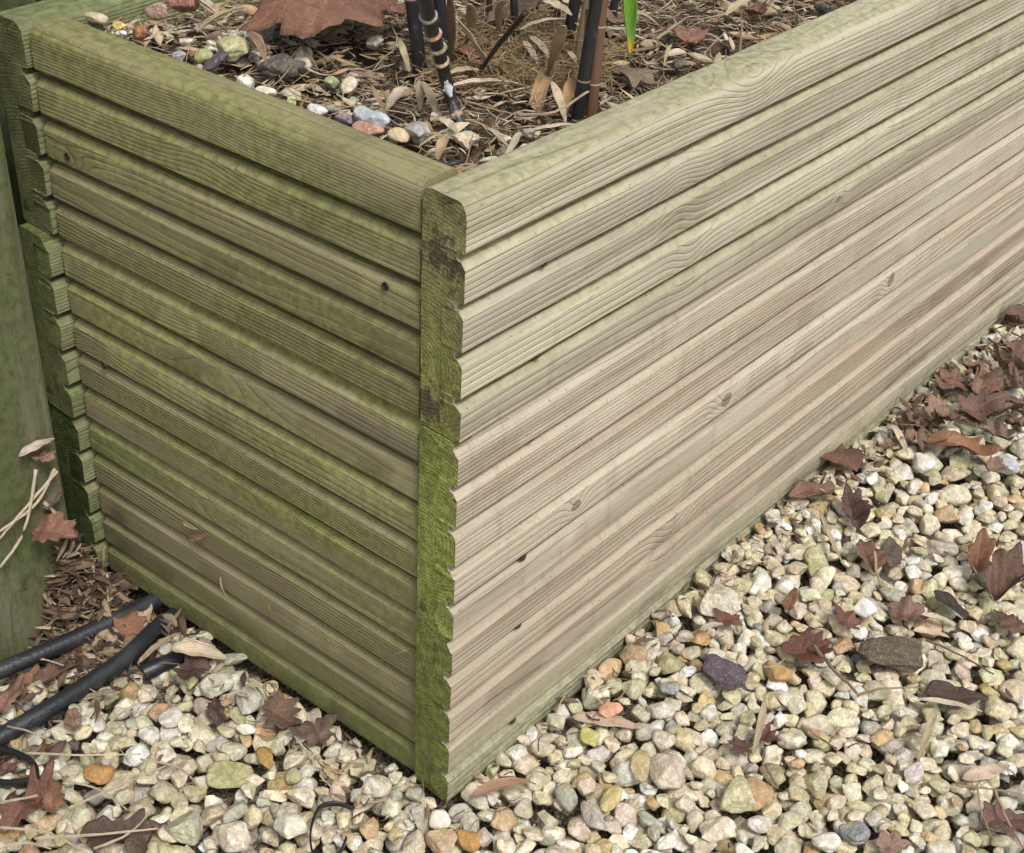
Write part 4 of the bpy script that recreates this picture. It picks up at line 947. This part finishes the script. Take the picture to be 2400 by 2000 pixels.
bl(556,66,702,58,16,(.52,.46,.34),"arched grey-tan leaf under the big red leaf",l1=.006,l2=.010,bend=.14)
bl(455,-6,522,46,20,(.62,.54,.40),"thick pale stem at the top edge right of the terracotta shard",l1=.014,l2=.010,cup=1.1)
bl(1574,104,1556,156,9,(.62,.50,.28),"yellow straw left of the three-lobed leaf",l1=.010,l2=.006)
bl(1240,84,1290,140,20,(.50,.44,.33),"grey-tan leaf in the shade between the canes",l1=.014,l2=.010)
bl(1225,95,1262,155,18,(.58,.49,.36),"pale leaf leaning behind the thin black twig",l1=.014,l2=.006)
bl(1330,120,1350,150,14,(.58,.46,.33),"small tan leaf behind the brown cane",l1=.014,l2=.01)
bl(700,95,745,160,8,(.46,.34,.20),"thin tan blade beside the round pale lump",l1=.01,l2=.006)
bl(1700,36,1790,-5,24,(.60,.49,.33),"tan sheath at the top edge left of the dark red folded leaf",l1=.010,l2=.010)
bl(870,200,905,270,12,(.50,.38,.24),"narrow tan blade pointing at the blue-grey stone",l1=.012,l2=.006)
bl(980,345,1060,300,8,(.58,.44,.29),"thin pinkish straw over the mottled grey stone",l1=.014,l2=.012)
bl(1480,20,1545,60,10,(.50,.40,.28),"curved grey straw right of the green blade",l1=.020,l2=.012)
bs = lambda pts, w_, col, label, **k: stick(pts, w_, col, label, place='b', **k)
G_ST = "dead grey stems standing in the bed"
bs([(672,102),(676,60),(684,10)],10,(.30,.27,.25),"dead grey stem in front of the big red leaf, thickest",vert=True,cat="stem",name="stem",group=G_ST,taper=.8,wob=.2)
bs([(707,92),(712,50),(716,12)],9,(.26,.25,.27),"dead grey stem in front of the big red leaf, darkest",vert=True,cat="stem",name="stem",group=G_ST,taper=.8,wob=.2)
bs([(722,90),(738,60),(752,30)],5,(.42,.32,.22),"thin tan stem in front of the big red leaf",vert=True,cat="stem",name="stem",group=G_ST,taper=.8,wob=.2)
bs([(1733,132),(1736,90),(1740,50)],7,(.50,.38,.26),"thin tan stub rising behind the pale rim",vert=True,cat="stem",name="stem",wob=.2)
bs([(1536,92),(1570,70),(1604,44)],8,(.54,.42,.30),"pale twig left of the three-lobed leaf",lift=(.010,.016))
bs([(1210,270),(1300,262),(1380,215)],9,(.60,.48,.35),"pale root arching toward the brown cane",lift=(.006,.020))
bs([(1085,235),(1150,255),(1210,270)],6,(.52,.38,.22),"fine orange root right of the noded cane",lift=(.008,.008))
bs([(700,258),(722,222)],7,(.52,.32,.16),"short orange splinter near the white pebble",lift=(.002,.010))
bs([(1400,66),(1500,70)],8,(.62,.54,.44),"pale twig passing behind the green blade",lift=(.010,.010))
bl(1100,10,1090,110,26,(.50,.40,.27),"tan sheath standing between the middle canes",l1=.050,l2=.006)
bl(1180,0,1172,96,20,(.56,.46,.32),"pale sheath standing behind the thin black twig",l1=.050,l2=.006)
bl(1375,20,1366,150,16,(.44,.33,.20),"brown sheath strip between the right-hand canes",l1=.060,l2=.006)
bl(935,90,960,170,16,(.52,.42,.28),"tan blade at the foot of the left black cane",l1=.018,l2=.004)
# litter mat: straws, roots and flakes nobody could count
def litter(name, n, sampler, cols, lrange, rrange, flake_frac, label, lift=.003, up=.5):
    VV, FF, CC, UU, off = [], [], [], [], 0; VQ, FQ, CQ, UQ, offq = [], [], [], [], 0
    for _ in range(n):
        P = sampler()
        if P is None: continue
        yaw = rng.uniform(0, 6.28); el = rng.normal(0, .22) * up; L = lrange[0] + (lrange[1] - lrange[0]) * rng.uniform() ** 1.7; col = np.array(cols[rng.integers(len(cols))]) * rng.uniform(.8, 1.28)
        d = np.array([math.cos(yaw) * math.cos(el), math.sin(yaw) * math.cos(el), math.sin(el)]); P = P + np.array([0, 0, abs(d[2]) * L * .4 + rng.uniform(0, lift)])
        s = nrmz(np.cross(d, [0, 0, 1])); k = rng.normal(0, .18) * L; kz = rng.normal(0, .06) * L
        if rng.uniform() < flake_frac:
            wd = L * rng.uniform(.10, .34); L *= .8; tilt = rng.normal(0, .5); ss = s * math.cos(tilt) + np.array([0, 0, math.sin(tilt)]); nz = np.cross(d, ss)
            nu = 5
            for sd_ in (1, -1):
                for i in range(nu + 1):
                    u = i / nu; c0 = P + d * L * (u - .5) + s * k * (u * u) + np.array([0, 0, abs(kz) * 4 * u * (1 - u)]); ww = wd * max(.08, math.sin(3.0 * u + .07))
                    for v in (-1, 0, 1): VV.append(c0 + ss * ww * v * .5 + nz * (abs(v) * ww * .2 + sd_ * .00015)); CC.append(col); UU.append((u, v * .5 + .5))
            N = (nu + 1) * 3
            for sd_ in (0, 1):
                for i in range(nu):
                    for j in (0, 1): a = off + sd_ * N + i * 3 + j; f = (a, a + 3, a + 4, a + 1); FF.append(f if sd_ else f[::-1])
            rim = [i * 3 for i in range(nu + 1)] + [nu * 3 + 1] + [i * 3 + 2 for i in range(nu, -1, -1)] + [1]
            for a, b in zip(rim, rim[1:] + rim[:1]): FF.append((off + a, off + b, off + b + N, off + a + N))
            off += 2 * N
        else:
            r0 = rng.uniform(*rrange); nu = 4; nS = 4; up_ = np.cross(s, d)
            for i in range(nu + 1):
                u = i / nu; c0 = P + d * L * (u - .5) + s * k * math.sin(u * 3.14 + k * 90) + np.array([0, 0, kz * math.sin(u * 3.14)])
                for q_ in range(nS): th = q_ * 6.283 / nS; VV.append(c0 + (s * math.cos(th) + up_ * math.sin(th)) * r0 * (1 - .4 * u)); CC.append(col); UU.append((u, q_ / nS))
            for i in range(nu):
                for q_ in range(nS): a = off + i * nS; FF.append((a + q_, a + (q_ + 1) % nS, a + nS + (q_ + 1) % nS, a + nS + q_))
            FF.append(tuple(off + q_ for q_ in range(nS))[::-1]); FF.append(tuple(off + nu * nS + q_ for q_ in range(nS)))
            off += (nu + 1) * nS
    return tag(mesh_obj(name, VV, np.array(FF), straw_mat, attrs=np.array(CC), uv=np.array(UU)), label, "litter", kind="stuff")
def s_bed(x0, x1, y0=.033, y1=.350):
    def f():
        x = rng.uniform(x0, x1); y = rng.uniform(y0, y1); return np.array([x, y, float(bed_h(x, y)) - .001])
    return f
LC = [(.66, .53, .36), (.58, .45, .29), (.72, .62, .45), (.52, .39, .25), (.36, .26, .18), (.74, .66, .52), (.58, .40, .23), (.26, .18, .13)]
litter("plant_litter", 5200, s_bed(.03, .50), LC, (.006, .026), (.00025, .0007), .30, "tangled straw, roots and leaf bits covering the soil", .006, 1.1)
litter("plant_litter", 2600, s_bed(.50, 1.3), LC, (.008, .034), (.0003, .0007), .42, "straw and leaf bits on the far part of the bed", .006, 1.)
def s_root():
    a = rng.uniform(0, 6.28); r_ = .055 * math.sqrt(rng.uniform()); x = .185 + r_ * math.cos(a) * 1.2; y = .125 + r_ * math.sin(a)
    return np.array([x, y, float(bed_h(x, y)) + .001]) if y > .034 and x > .03 else None
litter("root_tangle", 1300, s_root, [(.50, .37, .20), (.40, .30, .18), (.56, .42, .24), (.46, .28, .13)], (.014, .040), (.00025, .00050), .0, "mat of fine tan roots round the cane bases", .007, 1.3)
# small gravel mixed in the bed, mostly near the left rim and far corner
VV, FF, CC, off = [], [], [], 0
for _ in range(1500):
    x = rng.uniform(.022, 1.3); y = rng.uniform(.034, .346)
    dens = math.exp(-((x - .02) / .05)) * .9 + .9 * (y > .22) * (x < .12) + (.25 if y < .05 else .08)
    if rng.uniform() > dens: continue
    a = rng.uniform(.0025, .0085) * (1 if rng.uniform() < .8 else .6); b = a * rng.uniform(.65, .95); c_ = b * .75; m_ = max(a, b)
    if x - m_ < .012 or y - m_ < .027: continue
    V = SH3[rng.integers(len(SH3))] * np.array([a, b, c_]) @ rotm(rng.uniform(0, 6), .3, .2).T + np.array([x, y, float(bed_h(x, y)) + c_ * rng.uniform(-.1, .7)])
    VV.append(V); FF.append(ICO[3][1] + off); off += len(V); CC.append(np.tile(tint(rng) * (1 if rng.uniform() < .75 else .45), (len(V), 1)))
tag(mesh_obj("gravel", np.concatenate(VV), np.concatenate(FF), stone_mat, attrs=np.concatenate(CC)), "small stones mixed into the bed's litter", "gravel", kind="stuff")
# leaf crumbs on the ground: dense in the leafy corner by the post and in the far heap, sparse elsewhere
def s_gr(x0, x1, y0, y1, cond=None):
    def f():
        x = rng.uniform(x0, x1); y = rng.uniform(y0, y1)
        if inside_bed(x, y, .004) or inside_post(x, y, .003) or (cond and not cond(x, y)): return None
        return np.array([x, y, h_mean(x, y, .004) - .001])
    return f
LG = [(.14, .085, .062), (.18, .115, .085), (.11, .075, .06), (.26, .18, .12), (.085, .062, .052), (.40, .31, .20), (.22, .13, .08), (.48, .38, .26)]
litter("leaf_litter", 1100, s_gr(-.30, .02, .20, .55, lambda x, y: y > .20 + (x + .2) * .25), LG, (.008, .030), (.0004, .0012), .75, "dark crumbled leaf litter on the soil by the post and hoses", .006, 1.2)
def s_gap():
    x = rng.uniform(-.100, -.016); y = rng.uniform(.270, .352)
    if inside_post(x, y, .002) or inside_bed(x, y, .010): return None
    top = .108 * math.exp(-((x + .056) / .022) ** 2 - ((y - .340) / .024) ** 2) + .016 * math.exp(-((x + .06) / .04) ** 2)
    return np.array([x, y, float(g0(x, y)) - .004 + rng.uniform(0, 1) ** .8 * top])
litter("leaf_litter", 3600, s_gap, LG + [(.52, .42, .28)], (.008, .028), (.0004, .0012), .75, "leaf crumbs heaped between post and planter", .004, 1.3)
litter("leaf_litter", 1300, s_gr(.55, 1.35, -.24, -.005, lambda x, y: y > -.05 - (x - .5) * .30), LG, (.010, .036), (.0004, .0012), .85, "brown crumbled leaves heaped at the far foot of the pale side", .010, 1.4)
litter("leaf_litter", 260, s_gr(-.02, .75, -.035, -.003), LG + LC, (.006, .020), (.0003, .0008), .6, "leaf crumbs caught along the foot of the pale side", .004, 1.)
litter("leaf_litter", 200, s_gr(-.05, -.005, .0, .35), LG + LC, (.006, .018), (.0003, .0008), .6, "leaf crumbs caught along the foot of the green side", .004, 1.)
litter("straw_bits", 420, s_gr(-.3, 1.2, -.45, .3), [(.50, .39, .26), (.60, .50, .37), (.36, .25, .16), (.20, .11, .08)], (.006, .022), (.0003, .0008), .35, "scattered straw bits on the gravel", .004, .8)

# ================================================================ BAMBOO
q = NT("black_cane", .32, .5); co = q.coord(); tn = q.n("ShaderNodeAttribute", attribute_name="tint").outputs["Color"]
bloom = q.step(q.noise(q.scale(co, (1, 1, .5)), 130., 4.), .57, .72)
cane_m = q.done(q.mix(q.mul(bloom, .16), tn, (.40, .37, .31, 1)), q.bump(q.noise(q.scale(co, (1, 1, .2)), 300., 3.), .0004, .5), .36)
ring_m = NT("node_ring_husk", .8, .2).done((.20, .155, .10, 1))
def cane(base, through, wpx, col, label, nodes=(.35, .75), top=.85, lean=None, ringcol=None, group="bamboo canes", taper=.85, colors=None):
    """base px on the litter, a second px higher up the same cane; it keeps going above the picture"""
    A = at_z(*base, .417); B = at_plane(*through, A); d = B - A; L = np.linalg.norm(d); u = d / L; r0 = wpx * px2m(A) / 2
    tot = max(L, (top - A[2]) / max(u[2], .3)) if top else L
    pts, rad, cols = [A - u * .012], [r0 * 1.02], [col]; steps = max(16, int(tot / .006)); nd = [n_ * L for n_ in nodes]
    if top:
        s_ = max([0] + nd) + .12
        while s_ < tot: nd.append(s_); s_ += .12
    for i in range(steps + 1):
        s_ = tot * i / steps; p = A + u * s_; rr = r0 * (1 - (1 - taper) * s_ / tot); near = min([abs(s_ - n_) for n_ in nd] + [9])
        pts.append(p); rad.append(rr * (1.10 if near < .0035 else 1)); cols.append(col)
    t_ = tube([p - A for p in pts], rad, cols, 18)
    o = mesh_obj("bamboo_cane", t_[0], t_[1], cane_m, attrs=t_[2], uv=t_[3]); o.location = A.tolist(); tag(o, label, "bamboo cane", group)
    rm = ring_m
    if ringcol: rm = NT("pale_node_ring", .8, .2).done(ringcol + (1,))
    for n_ in nd:
        c_ = u * n_; rr = r0 * (1 - (1 - taper) * n_ / tot)
        R_ = [rr * 1.05, rr * 1.15, rr * 1.14, rr * 1.04]; z_ = [-.0007, -.0002, .0003, .0008]
        d_ = tube([c_ + u * z for z in z_], R_, (.4, .3, .2), 18); mesh_obj("node_ring", d_[0], d_[1], rm, o)
    return o
BLK = (.016, .017, .020)
cane((986,180),(966,0),34,BLK,"thick black cane at the left of the clump, ringed at its foot",nodes=(.02,1.02),top=.80)
cane((1041,165),(1030,0),30,(.018,.020,.028),"smooth blue-black cane right of the noded one",nodes=(),top=.82)
cane((1212,125),(1204,0),18,(.020,.018,.018),"slim black cane in the middle of the clump",nodes=(),top=.74)
cane((1262,60),(1252,0),20,(.020,.020,.026),"slim black cane stub behind the middle of the clump",nodes=(),top=.70)
cane((1325,128),(1352,-20),28,(.018,.018,.017),"black cane leaning right, left of the brown cane",nodes=(.2,),top=.78)
cane((1352,285),(1404,-40),30,(.015,.016,.019),"thick black cane crossing just behind the brown cane",nodes=(.31,),top=.86)
cane((1384,283),(1414,-30),27,(.135,.070,.045),"reddish brown cane standing by the pale rim",nodes=(.29,.72),top=.86,ringcol=(.34,.24,.15))
cane((1432,60),(1446,-30),20,(.022,.022,.026),"short black cane just behind the brown cane",nodes=(),top=.68)
cane((1345,175),(1372,10),14,(.16,.12,.07),"mottled brown-green thin cane between the black canes",nodes=(.5,),top=.72)
cane((1150,95),(1146,0),15,(.05,.035,.025),"thin dark brown cane just right of the broad sheath",nodes=(.4,),top=.70)
cane((1300,70),(1312,-20),17,(.016,.016,.018),"slim black cane farthest back, left of the leaning one",nodes=(),top=.72)
cane((1392,130),(1422,-20),18,(.017,.017,.019),"black cane partly hidden behind the brown cane",nodes=(),top=.76)
cane((930,60),(925,0),10,(.36,.28,.17),"thin dry tan cane at the clump's left edge",nodes=(.4,),top=.62)
# the drooping noded cane (a shoot bending into the litter)
sh2 = [(1094,322,.420),(1072,275,.428),(1058,235,.436),(1048,200,.444),(1040,168,.452),(1028,120,.466),(1012,72,.480),(1002,30,.494),(992,-15,.508),(975,-90,.53),(955,-200,.575),(932,-400,.66)]
W = [at_z(x, y, z) for x, y, z in sh2]; base = W[0]; Q, RR, CC = [], [], []
for i in range(len(W) - 1):
    for k in range(6):
        t = k / 6; Q.append(W[i] * (1 - t) + W[i + 1] * t - base); RR.append(.0031 + .0012 * min(1, (i + t) / 9)); CC.append((.015, .014, .017))
t_ = tube(Q, RR, CC, 18); dc = mesh_obj("bamboo_cane", t_[0], t_[1], cane_m, attrs=t_[2], uv=t_[3]); dc.location = base.tolist()
tag(dc, "slanting black cane with pale scarred nodes and a white bloom, its tip in the litter", "bamboo cane", "bamboo canes")
pale_ring = tinted("scarred_node", .85, .6, 300., .001, pits=.9)
for (x, y, k, c_) in ((1073,266,1.12,(.46,.36,.26)),(1050,207,1.05,(.62,.62,.60)),(1038,146,1.26,(.50,.38,.28)),(1027,112,1.38,(.30,.27,.18)),(1016,78,1.30,(.48,.33,.21)),(1006,40,1.24,(.42,.40,.36))):
    Qa = np.array(Q) + base; u_, v_ = project(Qa); i = int(np.argmin((u_ - x) ** 2 + (v_ - y) ** 2)); tt = nrmz(Q[min(i + 1, len(Q) - 1)] - Q[max(0, i - 1)]); rr = RR[i] * k
    d_ = tube([Q[i] + tt * z for z in (-.0015, -.0007, .0001, .0008, .0014)], [RR[i] * 1.01, rr * .96, rr, rr * .9, RR[i] * 1.0], c_, 20)
    V = d_[0] + rng.normal(0, .00012, d_[0].shape); mesh_obj("node_ring", V, d_[1], pale_ring, dc, attrs=np.tile(np.array(c_), (len(V), 1)))
i0 = 18; d_ = tube([q_ + np.array([-.0010, -.0006, .0016]) for q_ in Q[12:25]], [.0019 + .0008 * math.sin(k / 12 * 3.1) for k in range(13)], (.62, .68, .72), 10)
mesh_obj("white_bloom", d_[0], d_[1], clean_stone, dc, attrs=d_[2])
bs([(1115,182),(1165,110),(1232,30)],9,(.022,.018,.016),"thin black twig slanting between the middle canes",lift=(.004,.060),cat="twig",name="twig",mat=cane_m,taper=1.6,wob=.15)
bs([(1030,395),(1060,385),(1090,372)],16,(.03,.03,.03),"short dark twig piece at the inner rim corner",lift=(.004,.004),cat="twig",name="twig",mat=cane_m)
# green blade hanging into the picture, on a fine stalk from the brown cane
br = at_z(1384, 283, .417); topP = at_plane(1470, -95, br + np.array([.02, .012, 0])); tipP = at_plane(1478, 128, br + np.array([.02, .012, 0]))
midA = topP
q = NT("green_leaf", .5, .35); uv = q.n("ShaderNodeAttribute", attribute_name="leafuv").outputs["Vector"]; tn = q.n("ShaderNodeAttribute", attribute_name="tint").outputs["Color"]
vv = q.math('SINE', q.mul(q.xyz(uv)[1], 75.)); green_m = q.done(q.mix(q.mul(q.step(vv, 0, 1), .25), tn, (.36, .55, .10, 1)), q.bump(vv, .0003, .5))
d_ = blade(midA, tipP, 37 * px2m(midA), (.17, .36, .045), roll=.25, cup=.35, bend=-.05, curl=.3, up=tuple(nrmz(CAM - midA)), nL=30, nW=8, tipcol=(.75, .45, .03), blunt=.1)
gl = bpy.data.objects.new("green_blade", None); COL.objects.link(gl); gl.location = midA.tolist(); tag(gl, "bright green bamboo leaf hanging with a yellow tip, right of the brown cane", "bamboo leaf")
mesh_obj("blade", d_[0] - midA, d_[1], green_m, gl, attrs=d_[2], uv=d_[3])
stp = br + (at_plane(1414, -30, br) - br) * 1.35
d_ = tube([np.zeros(3), (stp - midA) * .5 + np.array([0, 0, .012]), stp - midA], .0006, (.3, .35, .1), 7); mesh_obj("stalk", d_[0], d_[1], straw_mat, gl, attrs=d_[2], uv=d_[3])
print("stones", len(STONES), "objects", len(bpy.data.objects))
